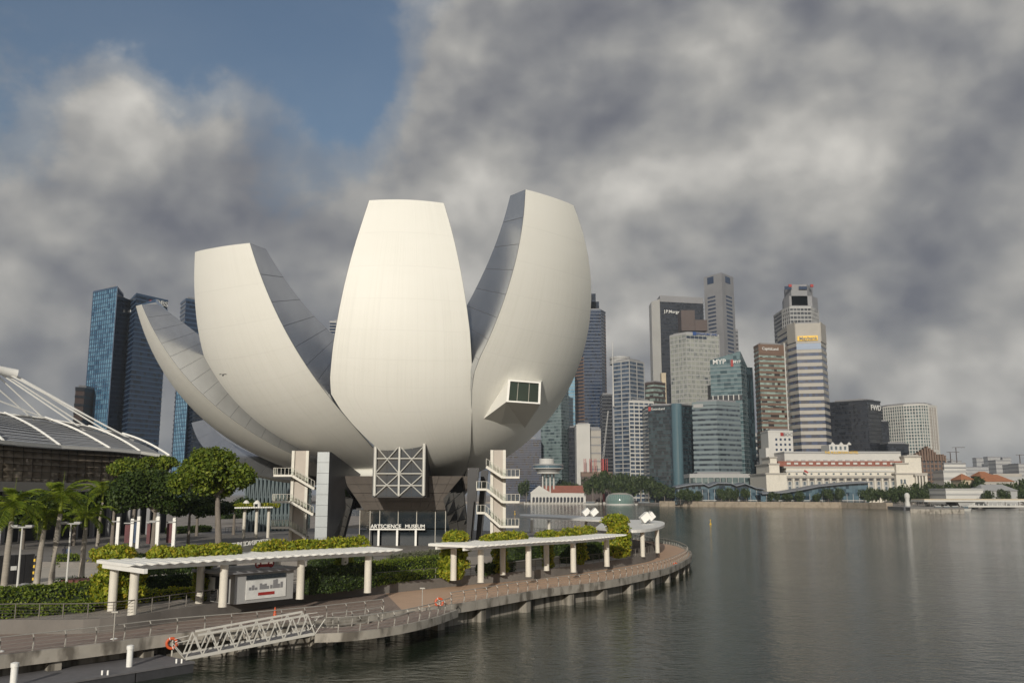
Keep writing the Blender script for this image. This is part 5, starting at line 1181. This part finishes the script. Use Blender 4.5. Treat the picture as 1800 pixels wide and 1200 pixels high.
for k in range(26): xx = x0 - 8 + k * 4.2; MB().box(xx - .4, xx + .4, Yp - 12.3, Yp - 11.6, -1, 3.0).build('pier_post', 'cl_white', ph)
c = at(1090, 884, 1040); dm = thing('glass_dome', 'round green glass pavilion standing in the water', 'pavilion', (c.x, 1040, 0))
rd = 24 * 1040 / FPX
MB().lathe((c.x, 1040, 0), [(rd * 1.05, -.5), (rd * 1.05, 1.3), (rd, 1.4)], 40).build('base', 'cl_white', dm)
facade('fa_dome', lin(74, 98, 96), lin(104, 130, 124), 3, 3, .4, .1, 1.6)
MB().lathe((c.x, 1040, 1.4), [(rd, 0), (rd * 1.02, 4), (rd * .95, 7.5), (rd * .78, 10.3)], 40).build('glass_drum', 'fa_dome', dm, smooth=True)
for k in range(40):
    a = 2 * math.pi * k / 40; MB().tube([(c.x + rd * math.cos(a) * s, 1040 + rd * math.sin(a) * s, 1.4 + z) for s, z in ((1.01, 0), (1.03, 4), (.96, 7.5), (.79, 10.3))], .14, 4).build('rib', 'cl_pale', dm)
MB().lathe((c.x, 1040, 11.6), [(rd * .8, 0), (rd * .5, 1.6), (0, 2)], 30).build('roof', 'cl_stone', dm)
def boat(px, py, Lm, label, m='cl_white'):
    p = gd(px, py, 0); o = thing('boat', label, 'boat', (p.x, p.y, 0), 'boats by the far shore'); h = Lm / 2
    MB().add([(p.x - h, p.y - 1.5, 1.5), (p.x + h * .7, p.y - 1.8, 1.6), (p.x + h, p.y, 2.2), (p.x + h * .7, p.y + 1.8, 1.6), (p.x - h, p.y + 1.5, 1.5), (p.x - h * .9, p.y - 1, -.3), (p.x + h * .6, p.y - 1, -.3), (p.x + h * .6, p.y + 1, -.3), (p.x - h * .9, p.y + 1, -.3)],
             [(0, 1, 2, 3, 4), (0, 5, 6, 1), (1, 6, 2), (2, 6, 7, 3), (3, 7, 8, 4), (4, 8, 5, 0)]).build('hull', m, o)
    MB().box(p.x - h * .6, p.x + h * .3, p.y - 1.2, p.y + 1.2, 1.6, 3.3).build('cabin', 'fa_window', o); MB().box(p.x - h * .65, p.x + h * .35, p.y - 1.4, p.y + 1.4, 3.3, 3.6).build('roof', 'cl_white', o)
boat(1040, 886.5, 22, 'white boat moored beside the pier hall'); boat(1135, 887, 26, 'white boat moored right of the green glass dome', 'cl_white')
for k, x in enumerate((1650, 1665, 1680, 1698)): boat(x, 897.5, 9, 'small white boat at the steps below the road bridge, ' + ('first', 'second', 'third', 'fourth')[k] + ' from the left')
# far road bridge, statue, far right buildings
brg = thing('road_bridge', 'low pale road bridge at the right edge', 'bridge', (xof(1720, 700, 5), 700, 0))
def bx(x0, x1, y0, y1, Y, dep, m, nm, par):
    return MB().box(xof(x0, Y, 6), xof(x1, Y, 6), Y, Y + dep, at(900, y1, Y).z, at(900, y0, Y).z).build(nm, m, par)
bx(1625, 1830, 878.5, 881.5, 700, 24, 'cl_white', 'deck', brg); bx(1625, 1830, 876.5, 878.4, 701, 23, 'cl_beige', 'parapet', brg); bx(1700, 1830, 888, 891, 690, 6, 'cl_white', 'lower_walkway', brg)
for k in range(16): bx(1704 + k * 8, 1705.2 + k * 8, 884.5, 888, 691, .5, 'cl_white', 'walkway_post', brg)
A_, B_, C_ = at(1683, 881.6, 702), at(1714, 881.6, 702), at(1695, 889.5, 702)
MB().add([A_, (A_ + Vector((0, 20, 0))), (B_ + Vector((0, 20, 0))), B_, C_ + Vector((-3, 0, -.5)), C_ + Vector((3, 0, -.5)), C_ + Vector((3, 20, -.5)), C_ + Vector((-3, 20, -.5))], [(0, 4, 5, 3), (3, 5, 6, 2), (2, 6, 7, 1), (1, 7, 4, 0)]).build('v_pier', 'cl_pale', brg)
MB().box(xof(1626, 705, 3), xof(1700, 705, 3), 705, 722, -.5, 2.6).build('abutment', 'cl_grey', brg)
sp_ = gd(1598, 896, .0); st_ = thing('statue', 'white statue on a stone plinth at the far waterfront', 'statue', (sp_.x, sp_.y, 0))
MB().lathe((sp_.x, sp_.y + 2, -.5), [(3.2, 0), (3.2, 2.4), (2.6, 2.8), (2.4, 3.4)], 14).build('plinth', 'cl_grey', st_, smooth=True)
MB().lathe((sp_.x, sp_.y + 2, 2.8), [(2.1, 0), (1.9, 2), (1.5, 4), (1.7, 6), (2.1, 7.5), (1.8, 9), (1.1, 10), (0, 10.4)], 14).build('figure', 'cl_white', st_, smooth=True)
def bld(x0, x1, yt, Y, m, label, band=None, fl=0, roofm=None, dep=30, mull=None, pitch=0):
    t, P, Z = tower(label, [(x0, Y), (x1, Y)], yt, m, band, fl, .3, depth=dep, mull=mull, name='distant_building', cat='building', roof=False)
    if roofm:
        a, b = P[0].x - 1, P[1].x + 1; MB().add([(a, Y - 1, Z), (b, Y - 1, Z), (b, Y + dep + 1, Z), (a, Y + dep + 1, Z), (a + pitch, Y + dep / 2, Z + pitch * .6 + 2), (b - pitch, Y + dep / 2, Z + pitch * .6 + 2)], [(0, 1, 5, 4), (1, 2, 5), (2, 3, 4, 5), (3, 0, 4)]).build('roof', roofm, t)
bld(1658, 1697, 826, 1000, 'cl_white', 'white terraced building right of the brown stepped one', 'cl_pale', 4); bld(1659, 1697, 813, 1020, 'cl_white', 'white upper block with rounded parapets behind the terraced building', 'cl_grey', 8)
bld(1690, 1712, 843, 820, 'cl_beige', 'small orange-roofed house left of the long roof', None, 0, 'tile_orange', 20, None, 6); bld(1727, 1782, 846, 850, 'cl_beige', 'long low building with an orange tiled roof', 'cl_stone', 2, 'tile_orange', 30, None, 8)
bld(1725, 1746, 836, 880, 'cl_dark', 'small dark-fronted building with an orange roof', None, 0, 'tile_orange', 20, None, 4); bld(1746, 1795, 832, 950, 'cl_pale', 'pale low building behind the orange roofs', 'cl_stone', 3)
bld(1662, 1728, 858, 760, 'cl_white', 'white low building with glazed ground floor by the bridge', 'cl_pale', 3); bld(1729, 1788, 862, 790, 'cl_pale', 'pale vaulted low building right of the bridge house', None, 0, 'cl_pale', 30, None, 6)
for x0, x1, y, Y, lab in ((1695, 1764, 820, 2500, 'long low grey-blue housing slab in the distance'), (1736, 1758, 802, 3200, 'distant pair of pale housing towers, left one'), (1716, 1733, 804, 3400, 'distant pale tower left of the pair'), (1744, 1752, 802, 3300, 'distant narrow tower in the middle of the group'), (1762, 1777, 803, 3200, 'distant pale tower right of the pair'), (1750, 1776, 808, 1900, 'dark-banded mid-distance apartment block'), (1777, 1792, 816, 1700, 'pale apartment block with pinkish roof at the right'), (1790, 1815, 814, 1500, 'grey banded block at the right picture edge'), (1660, 1675, 806, 3600, 'hazy tower left of the cranes'), (1672, 1690, 809, 3300, 'hazy low tower under the tower cranes')):
    bld(x0, x1, y, Y, 'cl_pale', lab, 'cl_grey', 9)
for px, y0, Y, lab in ((1680, 786, 2600, 'tall tower crane far off, left one'), (1670, 794, 2600, 'short tower crane far off beside the tall one'), (1792, 799, 2600, 'tower crane far off at the right edge')):
    p = at(px, y0, Y); o = thing('tower_crane', lab, 'crane', (p.x, Y, 2.2)); MB().box(p.x - 1, p.x + 1, Y - 1, Y + 1, 2.2, p.z).build('mast', 'cl_darkbrown', o); MB().bar((p.x - 10, Y, p.z), (p.x + 26, Y, p.z), 1.4, 1.4).build('jib', 'cl_darkbrown', o)
# trees along the far shore: one crown mesh family, each tree its own thing
def far_tree_mesh(seed, n=800):
    rng = np.random.default_rng(seed); bl = [((rng.uniform(-.5, .5), rng.uniform(-.5, .5), .62 + rng.uniform(-.15, .22)), (.42, .42, .28)) for _ in range(7)]
    p, d = crown_points(n, bl, rng, .5); V, Fc = leaf_quads(p, d * .5 + np.array([0, 0, .5]), .095, .8, rng); return leaf_mesh('crown', V, Fc, 'leaf_far')
FT = [far_tree_mesh(100 + i) for i in range(6)]
TRK = MB().tube([(0, 0, 0), (.02, 0, .35), (0, 0, .6)], [.05, .04, .025], 6).mesh('trunk', 'bark')
def far_tree(px, py_top, Y, wpx, label, k):
    zt = at(px, py_top, Y).z; h = zt - 2.2; x = xof(px, Y, 8); o = thing('shore_tree', label, 'tree', (x, Y, 2.2), 'trees on the far waterfront'); w = wpx * Y / FPX / 1.25
    link('crown', FT[k % 6], o, (0, 0, 0), (0, 0, k * 1.3), (w, w, h)); link('trunk', TRK, o, (0, 0, 0), None, (h * .5, h * .5, h))
ORD = ['first', 'second', 'third', 'fourth', 'fifth', 'sixth', 'seventh', 'eighth', 'ninth', 'tenth', 'eleventh', 'twelfth', 'thirteenth', 'fourteenth', 'fifteenth', 'sixteenth', 'seventeenth', 'eighteenth']
def row(xs, tops, Y, w, where, k0):
    for i, (x, y) in enumerate(zip(xs, tops)): far_tree(x, y, Y + (i % 3) * 5, w if not isinstance(w, list) else w[i], ORD[i] + ' tree from the left ' + where, k0 + i)
row([1042, 1056, 1070, 1084, 1098, 1112, 1126, 1140, 1152, 1168, 1180], [836, 833, 832, 834, 831, 835, 838, 840, 848, 852, 856], 1085, 26, 'in the dark row behind the glass dome', 0)
row([985, 1000, 1012, 925], [842, 846, 850, 846], 1160, 20, 'behind the pier hall', 3)
row([1196, 1212, 1226, 1268, 1282, 1296, 1312, 1210], [862, 861, 862, 858, 857, 861, 860, 866], 900, 15, 'before the wavy-roofed pavilion', 1)
row([1362, 1404, 1456, 1476, 1440, 1386], [866, 862, 858, 858, 868, 868], 872, 17, 'before the long rising-roofed pavilion', 2)
row([1520, 1532, 1545, 1556, 1568, 1580, 1590, 1602, 1612, 1622], [860, 857, 861, 862, 860, 863, 858, 862, 860, 864], 790, 18, 'in the clump before the classical hotel', 4)
row([1585, 1608, 1640, 1652, 1632], [853, 852, 850, 852, 858], 900, 22, 'at the right end of the classical hotel', 0)
row([1672, 1700, 1712, 1722, 1745, 1760, 1775, 1790, 1804], [848, 848, 843, 842, 852, 850, 849, 852, 846], 812, 24, 'behind the road bridge', 5)
row([1735, 1766, 1798], [864, 862, 862], 745, 18, 'on the bank just above the road bridge', 1)
# people on the far steps are too small to tell apart
pp = MB()
for k in range(60):
    x = RNG.uniform(1632, 1690); p = gd(x, 892, 1.6); s = RNG.uniform(.9, 1.1); pp.obox((p.x, p.y + RNG.uniform(-6, 6), 2.6 + .85 * s), (.28, 0, 0), (0, .2, 0), (0, 0, .85 * s))
tag(pp.build('crowd', 'cl_pale', kind='stuff'), 'tiny crowd standing on the far waterfront steps below the bridge', 'crowd')
slab('waterfront_steps', [tuple(gd(x, y, 1.6).xy) for x, y in [(1600, 897), (1695, 897.5), (1695, 890), (1600, 890)]], -1, 2.6, 'concrete')
for px, py, lab in ((1249, 921, 'yellow marker post standing in the open water'), (905, 903, 'yellow marker post in the water beside the right stair tower')):
    p = gd(px, py, 0); o = thing('marker_buoy', lab, 'buoy', (p.x, p.y, 0)); MB().lathe((p.x, p.y, -.3), [(.4, 0), (.4, .6), (.12, .8), (.08, 1.9)], 8).build('float', 'yellow', o, smooth=True); MB().obox((p.x, p.y, 1.7), (.2, 0, 0), (0, .06, 0), (0, 0, .2)).build('topmark', 'yellow', o)
# ------------------------------------------------------------------ ribbed-roof mall at the left
mat('roof_grey', (.52, .53, .55), .45, .1, .06, .3); mat('bronze', (.44, .37, .29), .3, .6, .12, .4); mat('mall_dark', (.05, .05, .055), .6); mat('hoarding', (.016, .016, .018), .6); mat('banner_blue', (.03, .06, .12), .6, 0, .5, .6); mat('banner_red', (.10, .025, .03), .6, 0, .5, .6); mat('planter_red', (.11, .035, .025), .7); mat('cloth_dark', (.03, .03, .04), .9); mat('skin_tone', (.42, .26, .18), .6)
mat('roof_under', (.45, .46, .48), .6, 0, .08, .3)
mall = thing('mall', 'low mall with a white ribbed roof and bronze louvred wall at left', 'mall', (-80, 180, 2.1))
eave = [(-75, 765, 138), (5, 777, 150), (105, 785, 165), (193, 790, 177), (246, 795, 185), (298, 803, 191)]
upper = [(-190, 690, 168), (-80, 712, 174), (8, 728, 180), (79, 736, 186), (156, 751, 190), (215, 764, 193)]
E_ = [at(*p) for p in eave]; U_ = [at(*p) for p in upper]
def sag(a, b, t): return a.lerp(b, t) + Vector((0, 0, .5 * math.sin(math.pi * t)))
for k in range(5):
    e0, e1, u0, u1 = E_[k], E_[k + 1], U_[k], U_[k + 1]; w = .32
    MB().tube([sag(u1, e1, t) + Vector((0, 0, .35)) for t in np.linspace(0, 1, 9)], .22, 6).build('roof_rib', 'white_paint', mall, smooth=True)
    ns = 13
    for j in range(ns):
        t0, t1 = (j + .08) / ns, (j + .78) / ns
        MB().add([sag(u0, e0, t0), sag(u1, e1, t0), sag(u1, e1, t1) + Vector((0, 0, .25)), sag(u0, e0, t1) + Vector((0, 0, .25))], [(3, 2, 1, 0)]).build('roof_louvre', 'roof_grey', mall)
    MB().add([sag(u0, e0, t) - Vector((0, 0, .5)) for t in np.linspace(0, 1, 7)] + [sag(u1, e1, t) - Vector((0, 0, .5)) for t in np.linspace(0, 1, 7)], [(i, i + 1, 7 + i + 1, 7 + i)[::-1] for i in range(6)]).build('roof_deck', 'roof_under', mall, smooth=True)
    MB().bar(e0, e1, .5, .6).build('eave_beam', 'white_paint', mall); MB().bar(u0, u1, .5, .6).build('ridge_beam', 'white_paint', mall)
# louvred wall beneath the eave, each bronze tile its own
for k in range(5):
    a, b = E_[k] + Vector((-1, 2, -.1)), E_[k + 1] + Vector((-1, 2, -.1)); 
    if k == 4: b = E_[4].lerp(E_[5], .45) + Vector((-3, 6, -2))
    nc = 6 if k else 4; nr = 7; hh = [7.8, 7.8, 8.0, 7.6, 6.2][k]
    for i in range(nc):
        for j in range(nr):
            def pt(u, v): 
                p = a.lerp(b, u); return p + Vector((-2.6 * v * v + 1.2 * v, 3.6 * v * v - .5 * v, -hh * v))
            u0, u1, v0, v1 = i / nc, (i + .97) / nc, j / nr, (j + .98) / nr; o1 = Vector((.5, -.85, 0)); s = .75 + .45 * RNG.random()
            tw = RNG.uniform(-.25, .25); g = []
            for vv in (0, .35, .7, 1.):
                g.append([pt(u0 + (u1 - u0) * uu, v0 + (v1 - v0) * vv) + o1 * (s * (.02 + 1.5 * vv * vv) * (1 + .5 * tw * (uu - .5) * 2) + .35 * math.sin(math.pi * uu)) for uu in (0, .33, .67, 1.)])
            MB().grid(g[::-1]).build('louvre_tile', 'bronze', mall, smooth='all')
for k in range(5):
    a, b = E_[k] + Vector((-2, 5.2, .3)), E_[k + 1] + Vector((-2, 5.2, .3)); lo = Vector((-2, 6, 0))
    MB().add([(a.x + lo.x, a.y + lo.y, 2.1), (b.x + lo.x, b.y + lo.y, 2.1), b, a], [(0, 1, 2, 3)]).build('inner_wall', 'mall_dark', mall)
    zc = at(40, 846, 160).z
    MB().bar(Vector((a.x + 1, a.y - 2, zc - .9)), Vector((b.x + 1, b.y - 2, zc - .9)), 3.0, 1.6).build('canopy_band', 'cl_stone', mall)
    for j in range(3): p = a.lerp(b, j / 3); MB().box(p.x + .6, p.x + 1.3, p.y - 1.5, p.y - .8, 2.1, zc - 1.5).build('column', 'cl_grey', mall)
top = at(6, 654, 178)
MB().tube([at(-60, 641, 170), at(0, 651, 177), at(30, 657, 179)], .9, 10).build('mast_boom', 'white_paint', mall, smooth=True)
for (a, b) in (((28, 660, 179), (215, 765, 193)), ((26, 660, 179), (205, 768, 191)), ((10, 658, 178), (156, 752, 190)), ((0, 656, 177.5), (150, 757, 188)), ((-10, 655, 177), (79, 737, 186)), ((20, 660, 178), (235, 774, 192)), ((-40, 690, 172), (100, 742, 186)), ((-30, 660, 174), (60, 738, 184))):
    MB().tube([at(*a), at(*b)], .16, 5).build('stay_cable', 'white_paint', mall)
# ------------------------------------------------------------------ park furniture at the left
def lamp(px, py, top, label):
    b = gd(px, py, 3.2); z = at(px, top, b.y).z; o = thing('street_lamp', label, 'street lamp', (b.x, b.y, 3.2), 'pale park lamps')
    MB().tube([b, (b.x, b.y, z)], [.11, .07], 8).build('pole', 'cl_white', o, smooth=True); MB().obox((b.x, b.y, z), (.85, 0, 0), (0, .12, 0), (0, 0, .06)).build('cross_arm', 'cl_pale', o)
    for s in (-1, 1): MB().obox((b.x + s * .65, b.y, z + .1), (.3, 0, 0), (0, .2, 0), (0, 0, .09)).build('lamp_head', 'cl_pale', o)
lamp(29, 1046, 926, 'pale twin-headed park lamp between the left palms'); lamp(116, 1034, 920, 'pale twin-headed park lamp right of the tall front palm')
for i, (px, y0, y1, bn) in enumerate(((205, 908, 962, 'cl_white'), (230, 911, 962, 'banner_red'), (241, 907, 962, 'banner_blue'), (269, 909, 964, 'banner_red'), (275, 907, 964, 'banner_blue'), (304, 909, 962, 'banner_red'))):
    b = gd(px, y1 + 8, 3.2); z = at(px, y0, b.y).z; o = thing('banner_post', 'white banner post by the dark tree, ' + ORD[i] + ' of six from the left', 'banner post', (b.x, b.y, 3.2), 'white banner posts')
    MB().box(b.x - .24, b.x + .24, b.y - .24, b.y + .24, 3.2, z).build('post', 'white_paint', o)
    if i: MB().box(b.x - 1.15, b.x - .26, b.y - .03, b.y + .03, 4.6, z - .9).build('banner', bn, o)
    MB().box(b.x - 1.2, b.x + .2, b.y - .4, b.y + .4, z - .75, z - .6).build('cap_shelf', 'cl_pale', o)
a, b = gd(-30, 1030, 3.2), gd(57, 1024, 3.2); d = (b - a).normalized(); hz = at(30, 977, a.y).z
o = thing('hoarding', 'black site hoarding with a white notice at the left edge', 'hoarding', (b.x, b.y, 3.2))
for k in range(5): MB().bar(a.lerp(b, k / 5) + d * .02 + Vector((0, 0, (hz - 3.2) / 2)), a.lerp(b, (k + 1) / 5) - d * .02 + Vector((0, 0, (hz - 3.2) / 2)), .2, hz - 3.2).build('panel', 'hoarding', o)
p = a.lerp(b, .60); MB().obox((p.x, p.y - .14, 3.2 + (hz - 3.2) * .55), d * .28, (0, .02, 0), (0, 0, .2)).build('notice', 'sign_white', o)
for k in range(9): MB().obox((b.x + .06, b.y - .05, 3.3 + k * (hz - 3.3) / 9), (.1, 0, 0), (0, .1, 0), (0, 0, .13)).build('edge_marker', 'yellow' if k % 2 else 'black_metal', o)
hedge((120, 1030), (158, 1024), 3.2, .5, 2.0, 'brown-red planter bed at the foot of the palm', 'leaf_dark', 40, .12, .1, 'planter', 'planter')
tag(MB().obox(gd(140, 1030, 3.2) + Vector((0, 1, .3)), (1.8, 0, 0), (0, 1.1, 0), (0, 0, .3)).build('planter_box', 'planter_red'), 'brown-red planter box around the palm with the white trunk patch', 'planter')
p = gd(42, 1052, 3.2); o = thing('litter_bin', 'grey litter bin beside the left lamp', 'bin', (p.x, p.y, 3.2)); MB().box(p.x - .45, p.x + .45, p.y - .4, p.y + .4, 3.2, 4.2).build('body', 'cl_pale', o); MB().lathe((p.x, p.y, 4.2), [(.5, 0), (.5, .08), (.3, .3), (0, .34)], 12).build('lid', 'cl_grey', o)
def person(px, py, label, turn, top):
    b = gd(px, py, 3.2); o = thing('person', label, 'person', (b.x, b.y, 3.2), 'people walking by the hedge'); bm = bmesh.new()
    J = {'pel': (0, 0, .95), 'sp': (0, 0, 1.2), 'ch': (0, .0, 1.42), 'nk': (0, 0, 1.52), 'hd': (0, -.02, 1.62), 'ht': (0, -.01, 1.75), 'kl': (.10, -.10, .5), 'al': (.1, -.02, .07), 'tl': (.1, -.18, .03), 'kr': (-.10, .06, .5), 'ar': (-.1, .16, .08), 'tr': (-.1, .02, .03), 'sl': (.2, 0, 1.42), 'el': (.27, .06, 1.14), 'hl': (.26, -.08, .9), 'sr': (-.2, 0, 1.42), 'er': (-.27, -.02, 1.14), 'hr': (-.25, -.14, .92), 'pl': (.1, 0, .9), 'pr': (-.1, 0, .9)}
    R = {'pel': .15, 'sp': .14, 'ch': .16, 'nk': .06, 'hd': .10, 'ht': .085, 'kl': .065, 'al': .045, 'tl': .04, 'kr': .065, 'ar': .045, 'tr': .04, 'sl': .07, 'el': .048, 'hl': .04, 'sr': .07, 'er': .048, 'hr': .04, 'pl': .1, 'pr': .1}
    ed = [('pel', 'sp'), ('sp', 'ch'), ('ch', 'nk'), ('nk', 'hd'), ('hd', 'ht'), ('pel', 'pl'), ('pl', 'kl'), ('kl', 'al'), ('al', 'tl'), ('pel', 'pr'), ('pr', 'kr'), ('kr', 'ar'), ('ar', 'tr'), ('ch', 'sl'), ('sl', 'el'), ('el', 'hl'), ('ch', 'sr'), ('sr', 'er'), ('er', 'hr')]
    ks = list(J); me = bpy.data.meshes.new('body'); me.from_pydata([J[k] for k in ks], [(ks.index(a), ks.index(c)) for a, c in ed], []); bo = bpy.data.objects.new('body', me); COL.objects.link(bo); bo.parent = o; bo.rotation_euler.z = turn
    sk = bo.modifiers.new('skin', 'SKIN')
    for i, k in enumerate(ks): me.skin_vertices[0].data[i].radius = (R[k], R[k])
    me.skin_vertices[0].data[0].use_root = True; ss = bo.modifiers.new('sub', 'SUBSURF'); ss.levels = ss.render_levels = 1; me.materials.append(MATS[top])
    h = MB().lathe((b.x, b.y, 4.80), [(0, -.03), (.09, .02), (.112, .1), (.09, .18), (0, .205)], 12).build('hair', 'hoarding', o, smooth=True)
person(112, 983, 'person in dark clothes walking by the hedge, left one of two', .4, 'cloth_dark'); person(119, 984, 'person in dark clothes walking by the hedge, right one of two', .2, 'banner_blue')
# ------------------------------------------------------------------ kiosk under the near pergola
ka, kb = gd(412, 1062, ZP), gd(515, 1051, ZP); kd = (kb - ka).normalized(); kn = Vector((-kd.y, kd.x, 0)); kh = at(412, 1008, ka.y).z - ZP; kl = (kb - ka).length
o = thing('kiosk', 'grey flat-roofed kiosk with a white printed front panel', 'kiosk', (ka.x, ka.y, ZP)); V3 = lambda u, w, h: ka + kd * u + kn * w + Vector((0, 0, h))
MB().obox(V3(kl / 2, 2.2, kh / 2), kd * kl / 2, kn * 2.15, Vector((0, 0, kh / 2))).build('body', 'cl_pale', o)
MB().obox(V3(kl / 2 - .4, 2.2, kh + .12), kd * (kl / 2 + .8), kn * 2.6, Vector((0, 0, .12))).build('roof', 'cl_grey', o)
MB().obox(V3(kl * .52, .03, kh * .84), kd * kl * .34, kn * .04, Vector((0, 0, kh * .07))).build('transom_window', 'dark_glass', o)
MB().obox(V3(kl * .52, .02, kh * .42), kd * kl * .34, kn * .05, Vector((0, 0, kh * .31))).build('front_panel', 'sign_white', o)
sk = MB()
for k, (u, hh) in enumerate(((.24, .10), (.29, .16), (.34, .08), (.42, .20), (.46, .16), (.5, .18), (.54, .1), (.6, .12), (.65, .28), (.69, .3), (.73, .14), (.78, .2))):
    sk.obox(V3(kl * u, -.045, kh * (.42 + hh / 2)), kd * .12, kn * .01, Vector((0, 0, kh * hh / 2)))
sk.build('skyline_print', 'cl_grey', o, kind='stuff'); MB().obox(V3(kl * .52, -.045, kh * .27), kd * kl * .14, kn * .01, Vector((0, 0, kh * .05))).build('red_print', 'red_sign', o)
MB().obox(V3(-.02, 2.2, kh * .45), kd * .03, kn * 1.3, Vector((0, 0, kh * .42))).build('side_opening', 'hoarding', o); MB().obox(V3(-.06, 3.4, kh * .6), kd * .03, kn * .5, Vector((0, 0, kh * .22))).build('poster', 'sign_white', o)
for u in (kl * .40, kl * .62): torus(V3(u, .3, kh + .62), .26, .07, (kd.y, -kd.x, 0), 14, 6).build('roof_sign', 'red_sign', o)
MB().obox(V3(kl * .52, .3, kh + .5), kd * .7, kn * .04, Vector((0, 0, .12))).build('roof_sign_board', 'red_sign', o)
# terrace balustrade with lettering seen from behind, glass building and far vine pergola behind the left stair
bl_ = thing('balustrade', 'curved glass balustrade carrying white letters seen from behind', 'balustrade', (at(440, 950, 118).x, 118, 3.2))
pa, pb = at(392, 957, 112), at(476, 947, 118); MB().add([(pa.x, pa.y, 3.2), (pb.x, pb.y, 3.2), pb, pa], [(0, 1, 2, 3)]).build('glass', 'rail_glass', bl_); MB().bar(pa, pb, .1, .1).build('handrail', 'steel_rail', bl_)
text('lettering', 'ARTSCIENCE MUSEUM', 'white_paint', bl_, pa + Vector((0, -.1, -.2)), pb + Vector((0, -.1, -.2)), (0, 0, 1), .75, .04, True)
t, P, Z = tower('green glass hall with diagonal bracing behind the left stair tower', [(432, 205), (515, 214)], 839, 'fa_myp', 'cl_teal', 3, .12, depth=20, name='glass_hall', cat='building', roof=False, zb=3)
for k in range(12):
    a, b = P[0].lerp(P[1], k / 12), P[0].lerp(P[1], (k + 1) / 12); MB().bar((a.x, a.y - .5, 3.2), (b.x, b.y - .5, Z), .25, .25).build('brace', 'cl_teal', t); MB().bar((b.x, b.y - .6, 3.2), (a.x, a.y - .6, Z), .25, .25).build('brace', 'cl_teal', t)
pv = thing('pergola', 'distant vine-topped pergola behind the left stair tower', 'pergola', (at(450, 900, 172).x, 172, 3)); 
a, b = at(418, 893, 172), at(482, 892, 176)
for k in range(22): p = a.lerp(b, k / 21); MB().box(p.x - .12, p.x + .12, p.y - 1.6, p.y + 3, p.z, p.z + .25).build('slat', 'white_paint', pv)
for k in range(3): p = a.lerp(b, (k + .5) / 3); MB().lathe((p.x, p.y + .6, 3.2), [(.3, 0), (.3, p.z - 3.3)], 10).build('column', 'offwhite_wall', pv)
vine([((a.lerp(b, k / 9).x, a.lerp(b, k / 9).y + 1, a.z + .5), (1.0, 1.2, .5)) for k in range(10)], 1600, 'climber on the distant pergola behind the left stair tower', .2, core=False)
for i, px in enumerate((433, 452)):
    c = at(px, 886, 174); s = thing('searchlight', 'white rounded searchlight on the distant vine pergola, ' + ('left one', 'right one')[i], 'searchlight', (c.x, c.y, c.z - .9)); MB().lathe((c.x, c.y, c.z - .9), [(.55, 0), (.75, .5), (.7, 1.1), (.3, 1.6), (0, 1.7)], 14).build('housing', 'white_paint', s, smooth=True); MB().obox((c.x, c.y - .7, c.z - .2), (.3, 0, 0), (0, .05, 0), (0, 0, .3)).build('lens', 'dark_glass', s)
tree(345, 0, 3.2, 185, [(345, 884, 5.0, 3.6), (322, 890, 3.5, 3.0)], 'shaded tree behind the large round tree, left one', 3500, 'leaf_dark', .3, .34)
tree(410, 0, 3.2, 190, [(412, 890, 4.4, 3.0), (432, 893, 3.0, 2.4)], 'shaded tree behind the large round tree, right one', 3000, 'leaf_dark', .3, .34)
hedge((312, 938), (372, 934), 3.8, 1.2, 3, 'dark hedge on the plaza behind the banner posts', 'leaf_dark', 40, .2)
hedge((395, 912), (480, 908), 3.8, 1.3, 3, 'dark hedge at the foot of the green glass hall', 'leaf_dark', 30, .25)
railing([tuple(gd(x, y, 3.8).xy) for x, y in ((396, 936), (430, 931), (460, 929), (505, 930))], 3.8, 'thin railing around the sunken terrace left of the stair tower', 2.2, False, 1.1, 'rail_dark')
# bird gliding in front of the petal
c = at(392, 659, 110); o = thing('bird', 'small dark bird gliding in front of the second petal', 'bird', c)
MB().lathe((c.x, c.y, c.z), [(0, -.2), (.07, -.1), (.09, 0), (.06, .12), (0, .2)], 8).build('body', 'hoarding', o)
for s in (-1, 1): MB().add([c + Vector((0, -.08, .02)), c + Vector((s * .28, -.1, .16)), c + Vector((s * .55, .02, .05)), c + Vector((s * .25, .12, .08)), c + Vector((0, .1, .02))], [(0, 1, 2, 3, 4)]).build('wing', 'hoarding', o)

# ------------------------------------------------------------------ the air over the bay
def haze():
    m = bpy.data.materials.new('haze'); m.use_nodes = True; t = m.node_tree; t.nodes.remove(t.nodes['Principled BSDF'])
    v = N(t, 'ShaderNodeVolumePrincipled'); v.inputs['Color'].default_value = (.78, .86, .96, 1); v.inputs['Density'].default_value = .00009; v.inputs['Anisotropy'].default_value = .2
    lk(t, v.outputs[0], t.nodes['Material Output'].inputs['Volume']); MATS['haze'] = m
    MB().box(-8800, 8800, -550, 13000, -2.2, 420).build('haze', 'haze', kind='stuff')
haze()
